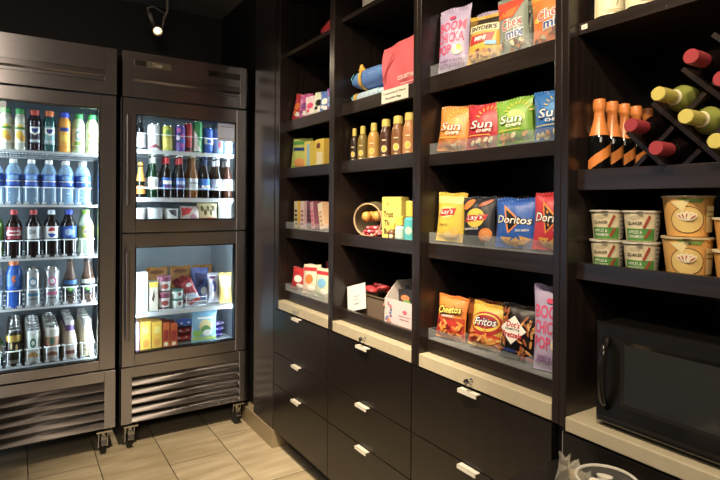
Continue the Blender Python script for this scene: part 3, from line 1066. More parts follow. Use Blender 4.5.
BE = {3: (1.391, 1.2560, 1.1225, 1.003, .8635), 2: (1.391, 1.2530, 1.1205, .9905, .8635), 1: (1.391, 1.2675, 1.133, .9885, .8635), 0: (1.391, 1.2600, 1.1120, .9785, .8635)}
for j in range(4):
    for i in range(4):
        e0, e1 = BE[j][i], BE[j][i + 1]
        bin_('clear plastic divider bin in front of the ' + BINL[j][i], (e0 + e1) / 2, 1.1795, floor_of(2, j), e0 - e1 - .0012, .24, .036, 'clear bins on the snack shelves')

# ------------------------------------------------------------------ middle shelf unit
def pillow(mb, c, sx, sy, sz, mat, p=3.2, q=2.4, nu=24, nv=12, wob=.03, sd=0):
    vs, fs = [], []
    sg = lambda v, e: math.copysign(abs(v) ** e, v)
    for j in range(nv + 1):
        th = -PI / 2 + PI * j / nv
        for i in range(nu):
            a = 2 * PI * i / nu
            k = 1 + wob * math.sin(3 * a + sd + 4 * th)
            vs.append((c[0] + k * sx * sg(math.cos(th), 2 / q) * sg(math.cos(a), 2 / p), c[1] + k * sy * sg(math.cos(th), 2 / q) * sg(math.sin(a), 2 / p), c[2] + sz * sg(math.sin(th), 2 / q)))
    for j in range(nv):
        for i in range(nu):
            i2 = (i + 1) % nu
            fs.append((j * nu + i, j * nu + i2, (j + 1) * nu + i2, (j + 1) * nu + i))
    mb.add(vs, fs, mat, True)
zs = floor_of(1, 3)
def towel(label, col, c, sx, sy, sz, bandy, sd):
    t = thing('beach_towel', label, 'towel', (c[0], c[1], c[2] - sz), 0, 'rolled towels on the shelf')
    b = MB(); pillow(b, (0, 0, sz), sx, sy, sz, film(col), 4.5, 2.4, sd=sd)
    o = b.build('folded_cloth', t)
    b = MB()
    n = 20
    ring = []
    for i in range(n):
        a = 2 * PI * i / n
        ring.append((math.copysign(abs(math.cos(a)) ** (2 / 2.4), math.cos(a)) * (sx * 1.04), math.copysign(abs(math.sin(a)) ** (2 / 2.4), math.sin(a)) * (sz * 1.06) + sz))
    vs = [(x, bandy + dy + x * .12, z) for dy in (-.011, .011) for x, z in ring]
    b.add(vs, [(i, (i + 1) % n, (i + 1) % n + n, i + n) for i in range(n)], m('#e2ad22', .5), True)
    if sz > .035:
        b.ball((-sx * .75, bandy - .004, sz * 1.8), .012, .022, .012, m('#e2ad22', .5), 10, 6)
        b.ball((-sx * .6, bandy + .014, sz * 2.1), .010, .012, .018, m('#e2ad22', .5), 10, 6)
    q = b.build('tie_band', t); q['label'] = 'yellow tie band'
    b = MB()
    for i in range(7):
        y = -sy * .75 + i * sy * .25
        b.tube([(-sx * .99 + .004, y, sz * .7), (-sx * .96, y + .012, sz * 1.2), (-sx * .84, y + .004, sz * 1.62)], .002, m('#4fb8d0', .5), 5)
    b.build('printed_pattern', o)
towel('pale blue rolled towel with a yellow tie, under the darker blue one', '#b9d2e6', (1.262, 1.832, zs + .0315), .058, .130, .028, .085, 1)
towel('bright blue rolled towel with a yellow tie, lying on the pale blue one', '#5582cc', (1.264, 1.829, zs + .110), .062, .134, .044, .050, 2)
t = thing('gift_bag', 'coral red fabric shopping bag with white lettering, right of the blue towels', 'bag', (1.205, 1.575, zs), R90)
CORAL = m('#f2606a', .6)
b = MB()
n = 12
vs, fs = [], []
for j in range(n + 1):
    for i in range(n + 1):
        x = -.12 + .24 * i / n; z = .185 * j / n * (1 + .10 * (x + .12) / .24)
        vs.append((x, .012 * math.sin(PI * j / n) * -1 + .004 * math.sin(9 * x * 6 + j * .5), z))
for j in range(n):
    for i in range(n):
        fs.append((j * (n + 1) + i, j * (n + 1) + i + 1, (j + 1) * (n + 1) + i + 1, (j + 1) * (n + 1) + i))
b.add(vs, fs, CORAL, True)
pp = Prn(b, lambda x, z, e: (x, -.012 * math.sin(PI * min(1, z / .19)) - .006 - e, z), .24, .185, .02)
pp.text('COURTYARD', .38, .28, 1.0, .085, WHT).rect(.0, .155, .75, .165, WHT).rect(.1, .105, .55, .113, WHT)
pp.poly([(-.95, .28), (-.80, .34), (-.35, .80), (-.30, .88), (-.5, .72)], m('#b52a36', .6))
b.build('front_panel', t)
b = MB()
b.add([(-.12, .004, 0), (-.12, .06, 0), (-.12, .05, .185), (-.12, .004, .185), (-.118, .03, .1)], [(0, 1, 4), (1, 2, 4), (2, 3, 4), (3, 0, 4)], CORAL)
b.add([(.12, .004, 0), (.12, .06, 0), (.12, .05, .2), (.12, .004, .203), (.118, .03, .1)], [(1, 0, 4), (2, 1, 4), (3, 2, 4), (0, 3, 4)], CORAL)
b.box(-.12, .12, .058, .06, 0, .19, CORAL)
b.build('gusset', t)
t = MB(); t.box(-.083, .083, 0, .0012, 0, .05, m('#efe8d2', .6))
pp = Prn(t, flat, .166, .05, 9)
pp.text('Complimentary by Request', 0, .68, 1.7, .17, m('#4a4a44', .6)).text('Reusable Bag', -.1, .30, 1.15, .2, m('#4a4a44', .6))
tag(t.build('sign_card', None, 0, (1.1765, 1.591, 1.6865), (0, 0, R90)), 'small white printed card on the shelf edge below the coral bag', 'sign')
# sunscreen bottles
def sun(label, y, x, r, h, col, spray):
    z = floor_of(1, 2)
    hb = h - (.030 if spray else .034)
    rc = r * (.72 if spray else .52)
    prof = [(r * .92, 0), (r, .004), (r, hb * .72), (r * .93, hb * .84), (r * .75, hb * .94), (rc * .95, hb)]
    o = bottle('sunscreen_bottle', label, prof, m(col, .32), (x, y, z), cap=[(rc, hb), (rc * 1.03, hb + .003), (rc * .95, h - .003), (rc * .85, h), (0, h)], capmat=m('#e6cf58', .4), rz=-.98, group='sunscreen bottles on the middle shelf unit',
               lab=(.012, hb * .70), labmat=m(col, .32), arc=1.2,
               prints=lambda p: p.ell(0, .42, .50, .17, CRM).ell(0, .42, .38, .13, YEL).rect(-.35, .80, .35, .86, CRM).rect(-.25, .10, .25, .15, CRM))
SUN = [('narrow dark brown sunscreen bottle with yellow cap, leftmost of the six', 1.955, 1.232, .019, .158, '#3a2a1c', 0),
       ('olive-yellow sunscreen bottle, second from the left of the six', 1.888, 1.232, .023, .160, '#8a7426', 0),
       ('golden yellow sunscreen bottle, third from the left of the six', 1.802, 1.230, .026, .162, '#cf9c38', 0),
       ('dark brown sunscreen spray with yellow cap, between the golden and amber bottles', 1.716, 1.230, .0245, .166, '#54301f', 1),
       ('amber brown sunscreen spray, second from the right of the six', 1.636, 1.230, .0265, .168, '#8e5a2a', 1),
       ('tan orange sunscreen spray at the right end of the six', 1.562, 1.228, .026, .170, '#cc8a4a', 1)]
for s in SUN:
    sun(*s)
# candy jar lying on its side
zj = floor_of(1, 1)
jr, jl = .077, .15
ax = math.radians(24)
t = thing('candy_jar', 'round glass candy jar lying on its side, mouth towards the aisle', 'jar', (1.362, 1.898, zj + jr + .0005), 0)
b = MB()
b.M = Matrix.Rotation(ax, 4, 'Z') @ Matrix.Rotation(-PI / 2, 4, 'Y')
b.lathe([(0, 0), (.06, 0), (.074, .012), (jr, .04), (jr, .10), (.072, .125), (.066, .135), (.066, .15)], JARG, 32)
b.build('glass_body', t)
b = MB()
b.M = Matrix.Rotation(ax, 4, 'Z') @ Matrix.Rotation(-PI / 2, 4, 'Y')
b.tube([(.068 * math.cos(a), .068 * math.sin(a), .15) for a in [2 * PI * i / 32 for i in range(32)]], .0036, clear('jar_rim', '#e8cfa8', .35), 8, closed=True)
b.build('rim', t)
axd = Vector((-math.cos(ax), -math.sin(ax), 0)); sdv = Vector((math.sin(ax), -math.cos(ax), 0))
first = {}
k = 0
for lay in range(3):
    for i in range(6):
        for q in range((5, 4, 3)[lay]):
            p = Vector((1.362, 1.898, zj)) + axd * (.022 + .019 * i + .006 * (lay % 2)) + sdv * ((q - (4, 3, 2)[lay] / 2) * .0185)
            zoff = .0125 + lay * .0155 + .0016 * ((q - (4, 3, 2)[lay] / 2) ** 2) * (lay < 1)
            col = ['#e0364c', '#f07a8c', '#d8263a', '#f4a2ae'][k % 4]
            if col not in first:
                b = MB(); b.ball((0, 0, 0), .0088, .0088, .0072, m(col, .3), 10, 6)
                o = b.build('wrapped_candy', None, 0, (p.x, p.y, p.z + zoff))
                tag(o, 'small pink or red candy in the jar lying on its side', 'candy', 'candies in the jar')
                b = MB()
                for sx in (-1, 1):
                    b.prism([(sx * .0075, 0, 0), (sx * .0105, -.003, 0), (sx * .0105, .003, 0)], (0, 0, .001), m(col, .3))
                b.build('twist_end', o)
                first[col] = o
            else:
                dup(first[col], (p.x, p.y, p.z + zoff), rot=(0, 0, k))
            k += 1
gp = None
for i in range(6):
    p = Vector((1.362, 1.898, zj)) + axd * (.030 + .043 * (i // 2)) + sdv * (-.027 + .054 * (i % 2))
    b = MB(); pillow(b, (0, 0, 0), .0185, .023, .022, film('#e0a83a'), 2.6, 2.2, 14, 8)
    o = b.build('golden_candy', None, 0, (p.x, p.y, zj + .090 + .004 * (i % 2)), (0, .1, -1.15))
    tag(o, 'golden wrapped candy on top of the pink ones in the jar', 'candy', 'golden candies in the jar')
    b = MB(); b.box(-.003, .003, .0225, .026, -.001, .001, film('#d69a2c')); b.build('wrapper_end', o)
# yellow display box and small spray bottles
YBX = '#e6cf56'
carton('display_box', 'yellow display box with black words, beside the candy jar', YBX, .100, .05, .172, (1.240, 1.690, zj), lambda p: p.text('Trust', -.32, .60, 1.0, .14, BLK, 0, 0, .02).text('The', -.38, .40, .75, .13, BLK, 0, 0, .02).text('Bum', -.35, .21, .8, .13, BLK, 0, 0, .02).ell(-.4, .84, .12, .04, m('#c9a83a', .5)), rz=R90 + .22, side='#d8bf48')
def mist(label, x, y, r, h, bm, cm, liq=None):
    hb = h * .62
    bottle('mist_bottle', label, [(r * .95, 0), (r, .003), (r, hb - .01), (r * .6, hb), (r * .45, hb + .008)], bm, (x, y, zj), cap=[(r * .72, hb + .002), (r * .74, h - .004), (r * .66, h), (0, h)], capmat=cm, rz=-.98, group='small spray bottles beside the yellow box',
           lab=(hb * .25, hb * .72), labmat=bm, arc=1.0, prints=lambda p: p.ell(0, .5, .5, .30, CRM))
YC = m('#e8c62e', .4)
mist('short brown spray bottle with yellow cap, in front of the yellow box', 1.217, 1.652, .0165, .072, m('#6a3f1e', .3), YC)
mist('clear pale spray bottle with yellow cap, between the brown and teal ones', 1.219, 1.606, .019, .100, m('#a9cfc4', .25), YC)
mist('tall teal spray bottle with a big yellow cap, rightmost beside the yellow box', 1.2235, 1.548, .0245, .156, m('#3fb3bb', .25), YC)
mist('teal spray bottle with yellow cap behind the tall teal one', 1.30, 1.60, .023, .168, m('#58b8b4', .25), YC)
mist('yellow capped spray bottle deep on the shelf, behind the clear one', 1.30, 1.535, .023, .166, m('#9ac7a8', .25), YC)
# lowest shelf: basket with card, display box
zl = floor_of(1, 0)
t = thing('fabric_basket', 'brown fabric basket holding red packets on the lowest shelf', 'basket', (1.225, 1.825, zl), R90)
BRF = m('#6d5a48', .9)
b = MB()
for args in ((-.105, .105, 0, .006, 0, .088), (-.105, .105, .144, .15, 0, .088), (-.105, -.099, .006, .144, 0, .088), (.099, .105, .006, .144, 0, .088), (-.099, .099, .006, .144, 0, .006)):
    b.box(*args, BRF)
b.build('basket_wall', t, .003)
b = MB(); b.tube([(-.105, -.001, .088), (.105, -.001, .088), (.105, .151, .088), (-.105, .151, .088)], .0045, m('#54442f', .9), 6, closed=True); b.build('rim', t)
for i in range(5):
    b = MB(); pillow(b, (0, 0, 0), .028, .034, .012, film(['#b5343c', '#8f2430', '#c24a44'][i % 3]), 3, 2.2, 14, 8)
    o = b.build('sweet_packet', None, 0, (1.276 + .030 * (i % 3), 1.878 - .028 * i, zl + .102 + .014 * (i % 2)), (.2, .3 * (i % 2), i * .7))
    tag(o, 'red foil packet inside the brown fabric basket', 'packet', 'red packets in the fabric basket')
    b = MB(); b.box(-.004, .004, .032, .039, -.001, .001, film('#8f2430')); b.build('seal', o)
b = MB(); b.box(-.064, .064, 0, .0012, 0, .108, m('#dfe2e4', .6))
pp = Prn(b, flat, .104, .092, 9)
pp.rect(-.35, .62, .4, .65, m('#8a94a0', .6)).rect(-.5, .48, .5, .50, m('#a8b0ba', .6)).rect(-.35, .28, .4, .31, m('#8a94a0', .6))
tag(b.build('notice_card', None, 0, (1.2035, 1.884, zl + .0185), (-.16, -.27, R90 + .1)), 'white notice card leaning on the brown fabric basket', 'card')
t = thing('display_carton', 'white cut-out display carton with a pink front, at the right of the lowest shelf', 'box', (1.222, 1.603, zl), R90)
WB = m('#d9cfc8', .6)
b = MB(); b.box(-.105, .105, 0, .0025, 0, .098, m('#e3cfd2', .6))
pp = Prn(b, flat, .21, .098, 9)
pp.ell(.25, .6, .14, .08, m('#d46a84', .6)).rect(-.1, .42, .55, .45, m('#c98a98', .6)).rect(-.05, .30, .5, .33, m('#c98a98', .6))
for i in range(14):
    pp.ell(random.uniform(-.95, -.55), random.uniform(.08, .85), .07, .04, random.choice([m('#7a5aa8', .6), m('#e09a7a', .6), m('#d46a7a', .6), m('#4f7ab0', .6)]), 10)
b.build('front_panel', t)
b = MB()
for x in (-.105, .1025):
    b = MB(); b.prism([(x, .003, 0), (x, .17, 0), (x, .17, .162), (x, .06, .162), (x, .003, .098)], (.0025, 0, 0), WB); b.build('side_panel', t)
b = MB(); b.box(-.1025, .1025, .1675, .17, 0, .162, WB); b.build('back_panel', t)
for i, (col, dy) in enumerate((('#2c2a2e', .02), ('#454a52', .05), ('#3a3438', .08))):
    bag('sweet_pouch', ['dark pouch with an orange picture, standing in the white display carton', 'grey pouch second in the white display carton', 'dark pouch at the back of the white display carton'][i], col, .15, .128 + .01 * i, .02, (1.222 + .02 + dy, 1.603, zl + .003), (lambda p: p.ell(-.3, .78, .4, .09, m('#e07a3a', .4)).ell(-.1, .68, .35, .06, m('#6aa04a', .4))) if i == 0 else None, R90, -.05, 0, group='pouches in the display carton', cat='pouch')
carton('gift_carton', 'cream box on the highest visible shelf of the middle unit', '#d8cfb8', .10, .08, .09, (1.20, 1.80, floor_of(1, 4)), None, R90)

# ------------------------------------------------------------------ shelf unit nearest the refrigerators
z = floor_of(0, 4)
t = thing('gift_pouch', 'crumpled red gift pouch with a tied bow, high on the shelf nearest the refrigerators', 'pouch', (1.25, 2.15, z), 0)
b = MB(); pillow(b, (0, 0, .042), .05, .10, .042, film('#b01c30'), 2.4, 2.2, wob=.09, sd=1); b.build('pouch_body', t)
b = MB(); b.lathe([(.030, .075), (.014, .095), (.022, .115), (.030, .145)], film('#d8324a'), 12); b.build('gathered_neck', t, 0, (0, -.055, 0))
b = MB()
for s in (-1, 1):
    pillow(b, (0, -.055 + s * .026, .10), .010, .024, .014, film('#e04a60'), 2.4, 2.2, 12, 8)
b.build('bow', t)
z = floor_of(0, 3)
CAN1 = [('candy_pouch', 'red and orange candy pouch leaning at the left end of the pink candy row', '#c8283a', .075, .150, .03, 2.498, .16, ORA), ('candy_pouch', 'tall bright pink candy pouch, second in the candy row', '#d85aa8', .085, .140, .03, 2.405, 0, PURP),
        ('candy_pouch', 'white and pink candy pouch in the middle left of the candy row', '#ecd9e2', .085, .116, .03, 2.328, -.08, PINK), ('candy_pouch', 'white candy pouch with green and black print in the middle of the candy row', '#d8e2c8', .085, .122, .03, 2.252, .05, BLK),
        ('candy_pouch', 'blue and white candy pouch right of the middle of the candy row', '#4a78c8', .08, .118, .03, 2.185, 0, WHT), ('candy_pouch', 'purple and blue candy pouch near the right end of the candy row', '#8a4ab0', .074, .120, .03, 2.121, -.05, SKY), ('candy_pouch', 'pink and yellow candy pouch at the right end of the candy row', '#d868b0', .070, .126, .03, 2.062, .05, YEL)]
for n, lb, col, w_, h_, d_, y, ln, c2 in CAN1:
    bag(n, lb, col, w_, h_, d_, (1.215, y, z), (lambda c2: lambda p: p.ell(0, .55, .55, .13, c2).ell(.2, .28, .5, .08, WHT).ell(-.3, .33, .3, .07, c2))(c2), R90 + .35, -.1, ln, group='candy pouches by the refrigerators', cat='candy pouch')
z = floor_of(0, 2)
bag('snack_pouch', 'lime green snack pouch standing left of the yellow boxes', '#b8c858', .14, .165, .045, (1.222, 2.470, z), lambda p: p.rect(-.95, .80, .95, .92, GRN).rect(-.7, .60, .6, .70, NAVY).ell(.2, .22, .6, .14, m('#e89a4a', .4)), R90 + .3, -.08, .04, cat='snack pouch')
carton('slim_box', 'slim pale blue and yellow box between the lime pouch and the yellow box', '#ecd84a', .062, .10, .140, (1.20, 2.345, z), lambda p: p.rect(-.1, .05, .9, .9, m('#9cc8d8', .5)), R90, side='#ecd84a')
carton('snack_box', 'bright yellow snack box in the middle of its shelf', '#e8cb34', .082, .11, .138, (1.20, 2.215, z), lambda p: p.ell(-.3, .78, .5, .1, BRN).rect(-.7, .1, .7, .55, CRM), R90, side='#d8b428')
carton('snack_box', 'blue, white and orange box at the right end beside the yellow box', '#e9e6de', .075, .07, .160, (1.20, 2.075, z), lambda p: p.rect(-.98, .7, .98, .98, m('#4a86c8', .5)).ell(0, .3, .8, .22, m('#e8824a', .5)).rect(-.7, .54, .7, .62, NAVY), R90, side='#e4dccb')
z = floor_of(0, 1) + .0032
def barbox(lb, col, side, w_, d_, h_, y, lean=0, tilt=0, x=1.212, txt=None):
    carton('candy_bar_box', lb, col, w_, d_, h_, (x, y, z), lambda p: [p.rect(-.6, .12 + i * .16, .6, .20 + i * .16, txt or BLK) for i in range(4)], R90, tilt, lean, 'candy bar boxes', 'candy box', side)
barbox('yellow candy bar box at the left of its row', '#ead9a8', '#e8c020', .044, .085, .138, 2.490)
barbox('white and pink candy bar box next to the yellow one', '#eedcd8', '#e0b8c0', .044, .07, .138, 2.418, txt=m('#c86a78', .5))
barbox('purple brown candy bar box in the middle of its row', '#7a4660', '#68384e', .030, .07, .138, 2.352)
barbox('pink candy bar box leaning to the right in its row', '#e0a8b4', '#9a5a70', .034, .06, .134, 2.298, -.16, txt=PINK)
barbox('cream candy bar box leaning beside the pink one', '#efe6c8', '#e4b88a', .044, .06, .128, 2.205, -.24, txt=m('#e89a6a', .5))
t = bottle('candy_tube', 'tall white and orange candy tube at the right end of the candy bar row', [(.031, 0), (.031, .152)], m('#e8d8c4', .5), (1.236, 2.072, z), cap=[(.0325, .150), (.033, .164), (.031, .166), (0, .166)], capmat=m('#e6b89a', .5), lab=(.004, .148), labmat=m('#e8d8c4', .5), prints=lambda p: [p.ell((-1) ** i * .4, .08 + i * .105, .5, .045, m('#d8603a', .5)) for i in range(9)] and p, rz=-1.0, cat='candy tube')
z = floor_of(0, 0) + .0032
CAN4 = [('red and white candy pouch at the left of the lowest shelf by the refrigerators', '#c22a34', .118, .112, 2.470, .08, WHT, 1.222), ('white, red and orange candy pouch in the middle of the lowest shelf by the refrigerators', '#e8d8c0', .115, .145, 2.338, -.03, ORA, 1.222),
        ('pale green and tan candy pouch at the right of the lowest shelf by the refrigerators', '#c8d4b8', .112, .138, 2.216, .04, SKY, 1.222), ('tan candy pouch in the right corner of the lowest shelf by the refrigerators', '#c89a5a', .105, .136, 2.092, 0, BRN, 1.222), ('red candy pouch set back behind the white, red and orange one', '#b02430', .11, .160, 2.26, 0, RED, 1.30)]
for lb, col, w_, h_, y, ln, c2, x in CAN4:
    bag('candy_pouch', lb, col, w_, h_, .04, (x, y, z), (lambda c2: lambda p: p.ell(0, .5, .5, .16, c2).ell(.3, .2, .4, .1, WHT).rect(-.9, .78, .9, .9, RED))(c2), R90 + .35, -.1, ln, group='candy pouches on the lowest shelf', cat='candy pouch')
B1 = {1: (2.545, 2.4545, 2.326, 2.1375, 2.0225), 0: (2.545, 2.404, 2.277, 2.154, 2.0225)}
for j, nm in ((1, ['yellow candy bar box', 'purple brown candy bar box', 'leaning pink candy bar box', 'white and orange candy tube']), (0, ['red and white candy pouch', 'white, red and orange candy pouch', 'pale green and tan candy pouch', 'tan candy pouch'])):
    for i in range(4):
        bin_('clear plastic bin holding the ' + nm[i], (B1[j][i] + B1[j][i + 1]) / 2, 1.1795, floor_of(0, j), B1[j][i] - B1[j][i + 1] - .0012, .22, .034, 'clear bins near the refrigerators')

# ------------------------------------------------------------------ right-hand shelf unit: wine, cups, microwave
GWD, GWR, GOL = m('#0c0d0c', .08), m('#120a0a', .08), m('#8f9638', .1)
ZW = floor_of(3, 2)
WPR = [(.034, 0), (.0365, .004), (.0365, .19), (.034, .205), (.020, .225), (.0145, .245), (.0140, .30)]
WL = ['upright wine bottle with a cream label at the left end of the top right shelf', 'upright wine bottle with a cream label, second on the top right shelf', 'upright wine bottle with a cream label, third on the top right shelf', 'upright wine bottle with a cream label, fourth on the top right shelf']
for i in range(4):
    bottle('wine_bottle', WL[i], WPR, GWD, (1.236, .772 - .080 * i, ZW), cap=[(.0145, .252), (.0150, .262), (.0150, .305), (0, .306)], capmat=m('#2a1a1a', .4), lab=(.020, .125), labmat=CRM, rz=-.75, arc=1.5, group='wine bottles on the top right shelf',
           prints=lambda p: [p.poly([(.1 + .12 * math.sin(i * .5), .20 + i * .06), (.14 + .12 * math.sin(i * .5), .20 + i * .06), (.14 + .12 * math.sin(i * .5 + .5), .26 + i * .06), (.1 + .12 * math.sin(i * .5 + .5), .26 + i * .06)], m('#5a4a2a', .5)) for i in range(10)] and p.rect(-.6, .08, .6, .10, m('#b5a46a', .5)))
t = MB(); t.box(-.008, .008, 0, .0012, 0, .012, m('#f0ead8', .6)); t.box(-.005, .005, -.0003, 0, .004, .005, m('#8a8474', .6))
tag(t.build('price_tag', None, 0, (1.1768, .803, 1.738), (0, 0, R90)), 'tiny white price tag on the rail under the upright wine bottles', 'tag')
ZM = floor_of(3, 1)
SPR = [(.0235, 0), (.0265, .004), (.0265, .082), (.0255, .095), (.0200, .115), (.0145, .135), (.0118, .150), (.0118, .165), (.0150, .168), (.0150, .186), (.0135, .192)]
ORF, ORL = m('#e8862a', .3), m('#ef8a1e', .4)
for i in range(5):
    o = bottle('sparkling_wine_bottle', ['small sparkling wine bottle with orange foil, foremost of the row', 'small sparkling wine bottle with orange foil, second from the front', 'small sparkling wine bottle with orange foil, third from the front', 'small sparkling wine bottle with orange foil, fourth and behind a red capped bottle', 'small sparkling wine bottle with orange foil, at the back of the row'][i],
               SPR, GWD, (1.226 + .0555 * i, .792 + .0004 * i, ZM), neck=(.100, .192), neckmat=ORF, rz=-.9, group='orange foil sparkling wine bottles')
    c = MB()
    pts = []
    n = 12
    vs, fs = [], []
    for j in range(n + 1):
        a = -1.25 + 2.5 * j / n
        zz = .046 + .018 * a
        for dz in (-.014, .014):
            vs.append((.0272 * math.sin(a), -.0272 * math.cos(a), zz + dz))
    for j in range(n):
        fs.append((2 * j, 2 * j + 2, 2 * j + 3, 2 * j + 1))
    c.add(vs, fs, ORL, True)
    q = c.build('label', o); q['label'] = 'slanted orange label band'
# wine rack: diagonal lattice with bottles lying necks out
rk = thing('wine_rack', 'dark wooden diamond lattice wine rack on the right-hand shelf', 'wine rack', (1.34, .50, ZM))
RKW = wood('rack_wood', '#1c130f', '#291c16', 0, .35)
zf = ZM + .001
lim = 1.715
def slat(p, q):
    b = wmb(rk)
    (ya, za), (yb2, zb2) = p, q
    d = Vector((yb2 - ya, zb2 - za)).normalized()
    nrm = Vector((-d.y, d.x)) * .005
    b.prism([(1.215, ya + nrm.x, za + nrm.y), (1.215, yb2 + nrm.x, zb2 + nrm.y), (1.215, yb2 - nrm.x, zb2 - nrm.y), (1.215, ya - nrm.x, za - nrm.y)], (.235, 0, 0), RKW)
    b.build('slat', rk)
E_ = .008
for cc in (.763, .882, 1.011, 1.13):
    s0, s1 = max(2 * (zf + E_) - cc, cc + .56), min(2.19, 2 * lim - cc)
    if s1 > s0:
        slat(((s0 - cc) / 2, (s0 + cc) / 2), ((s1 - cc) / 2, (s1 + cc) / 2))
for ss in (2.085, 1.974, 1.863, 1.752):
    c0, c1 = 2 * (zf + E_) - ss, min(1.20, 2 * lim - ss)
    prev = c0
    for cc in (.763, .882, 1.011, 1.13, c1):       # segments between the crossing slats
        if cc > prev + .02:
            a, e = prev + (.0145 if prev != c0 else 0), cc - (.0145 if cc != c1 else 0)
            slat(((ss - a) / 2, (ss + a) / 2), ((ss - e) / 2, (ss + e) / 2))
        prev = max(prev, cc)
REDC, YELC = m('#a8323a', .35), m('#cfc04e', .35)
LY = [('red capped dark wine bottle lying highest in the rack', .537, 1.6045, GWR, REDC, 0), ('yellow capped white wine bottle lying left of the other white one in the rack', .6015, 1.540, GOL, YELC, 1),
      ('dark wine bottle with a red cap lying at the right edge of the rack', .4815, 1.549, GWR, REDC, 0), ('yellow capped white wine bottle lying lower right in the rack', .546, 1.4845, GOL, YELC, 1),
      ('red capped dark wine bottle lying in front of the orange foil bottles', .661, 1.4805, GWR, REDC, 0), ('red capped dark wine bottle lying lowest in the rack', .6055, 1.425, GWR, REDC, 0),
      ('white wine bottle lying at the bottom right edge of the rack', .4905, 1.429, GOL, YELC, 1)]
WPL = [(.030, 0), (.0322, .004), (.0322, .178), (.0305, .195), (.021, .216), (.0145, .231), (.0138, .29)]
for lb, y, z, gm, cm, wh in LY:
    z -= .001
    o = bottle('wine_bottle', lb, WPL, gm, (1.430, y, z), cap=[(.0148, .236), (.0152, .24), (.0152, .252), (.0158, .254), (.0155, .290), (.0140, .292), (0, .292)], capmat=cm, lab=(.05, .13), labmat=CRM, neck=(.226, .238) if wh else None, neckmat=CRM, group='wine bottles lying in the rack')
    o.rotation_euler = (0, -PI / 2, 0)
# food cups
ZU = floor_of(3, 0)
OATB, OATG, CIN = m('#e6d9b0', .45), m('#4f9638', .45), m('#a8432a', .45)
def p_oat(p):
    for a0 in (0,):
        p.rect(a0 - .95, .03, a0 + .95, .42, OATG); p.text('QUAKER', a0 - .34, .58, 1.0, .13, BLK, 0, 0, .01)
        p.ell(a0 - .3, .78, .35, .06, m('#c9bd98', .45)).text('APPLES &', a0 - .32, .31, .9, .10, WHT, 0, 0, .005).text('CINNAMON', a0 - .30, .17, 1.0, .10, WHT, 0, 0, .005)
        p.poly([(a0 + .15, .45), (a0 + .30, .42), (a0 + .70, .80), (a0 + .55, .86)], CIN).poly([(a0 + .25, .14), (a0 + .38, .10), (a0 + .72, .36), (a0 + .60, .42)], CIN)
    p.rect(1.0, .06, 1.7, .86, m('#b9b4a8', .5)); [p.rect(1.06, .75 - k * .14, 1.6, .79 - k * .14, m('#6a6a66', .5)) for k in range(5)]
OATL = ['oatmeal cup with green band in the bottom left of the two by two stack', 'oatmeal cup with green band on top of the left pair', 'green banded oatmeal cup at the bottom right, beside the big yellow cup', 'green banded oatmeal cup at the top right, beside the big yellow cup']
for i, (y, x) in enumerate(((.7765, 1.240), (.6905, 1.240))):
    for s in range(2):
        cup('oatmeal_cup', OATL[2 * i + s], .0315, .0385, .0725, OATB, (x, y, ZU + s * .0735), p_oat, R90 + .42, 'oatmeal cups on the right-hand shelf', 'oatmeal cup')
NDB = m('#e8ac48', .45)
def p_nood(p):
    p.ell(.0, .42, .74, .33, m('#5a3a1c', .5), 28).ell(.0, .42, .70, .31, m('#e6c56a', .5), 28); p.poly([(-.5, .93), (-.1, .84), (.6, .82), (.75, .93)], m('#7a9a34', .5)).poly([(-.8, .86), (-.2, .62), (.1, .9)], m('#f0dc94', .5))
    for i in range(5):
        a = -.9 + i * .45
        p.ell(-.02 + .32 * math.sin(a), .46 + .05 * math.cos(a), .12, .12, m('#f4e6c4', .5), 14, -a)
        p.ell(-.02 + .33 * math.sin(a), .45 + .05 * math.cos(a), .04, .08, m('#b5583a', .5), 10, -a)
    p.rect(.85, .12, 1.35, .75, m('#e0c27a', .5)); p.rect(.9, .6, 1.3, .63, m('#8a6a2a', .5)); p.rect(.9, .5, 1.3, .52, m('#8a6a2a', .5))
for s in range(2):
    cup('noodle_cup', ['big yellow soup cup with a bowl picture, lower of its stack', 'big yellow soup cup with a bowl picture, on top of its stack'][s], .040, .0495, .0895, NDB, (1.250, .592, ZU + s * .0902), p_nood, R90 + .42, 'big yellow soup cups', 'soup cup', m('#cdb98a', .35))
def p_mac(p):
    p.rect(-.9, .05, .9, .30, m('#2f5aa8', .45)); p.ell(0, .6, .6, .22, m('#f0d28a', .45)); [p.ell(random.uniform(-.6, .6), random.uniform(.4, .85), .2, .05, m('#d8622a', .45), 10, random.uniform(0, 3)) for i in range(8)]
for s in range(2):
    cup('noodle_cup', ['small orange food cup at the right edge of the shelf, lower of two', 'small orange food cup at the right edge of the shelf, upper of two'][s], .034, .041, .0665, m('#e8a23a', .45), (1.243, .492, ZU + s * .0672), p_mac, R90 + .5, 'small orange food cups', 'food cup', m('#e6d8b0', .35))
cup('noodle_cup', 'big brown soup cup deep on the shelf behind the small orange cups', .043, .055, .16, m('#a8823a', .45), (1.37, .475, ZU), None, R90, None, 'soup cup', m('#cdb98a', .35))
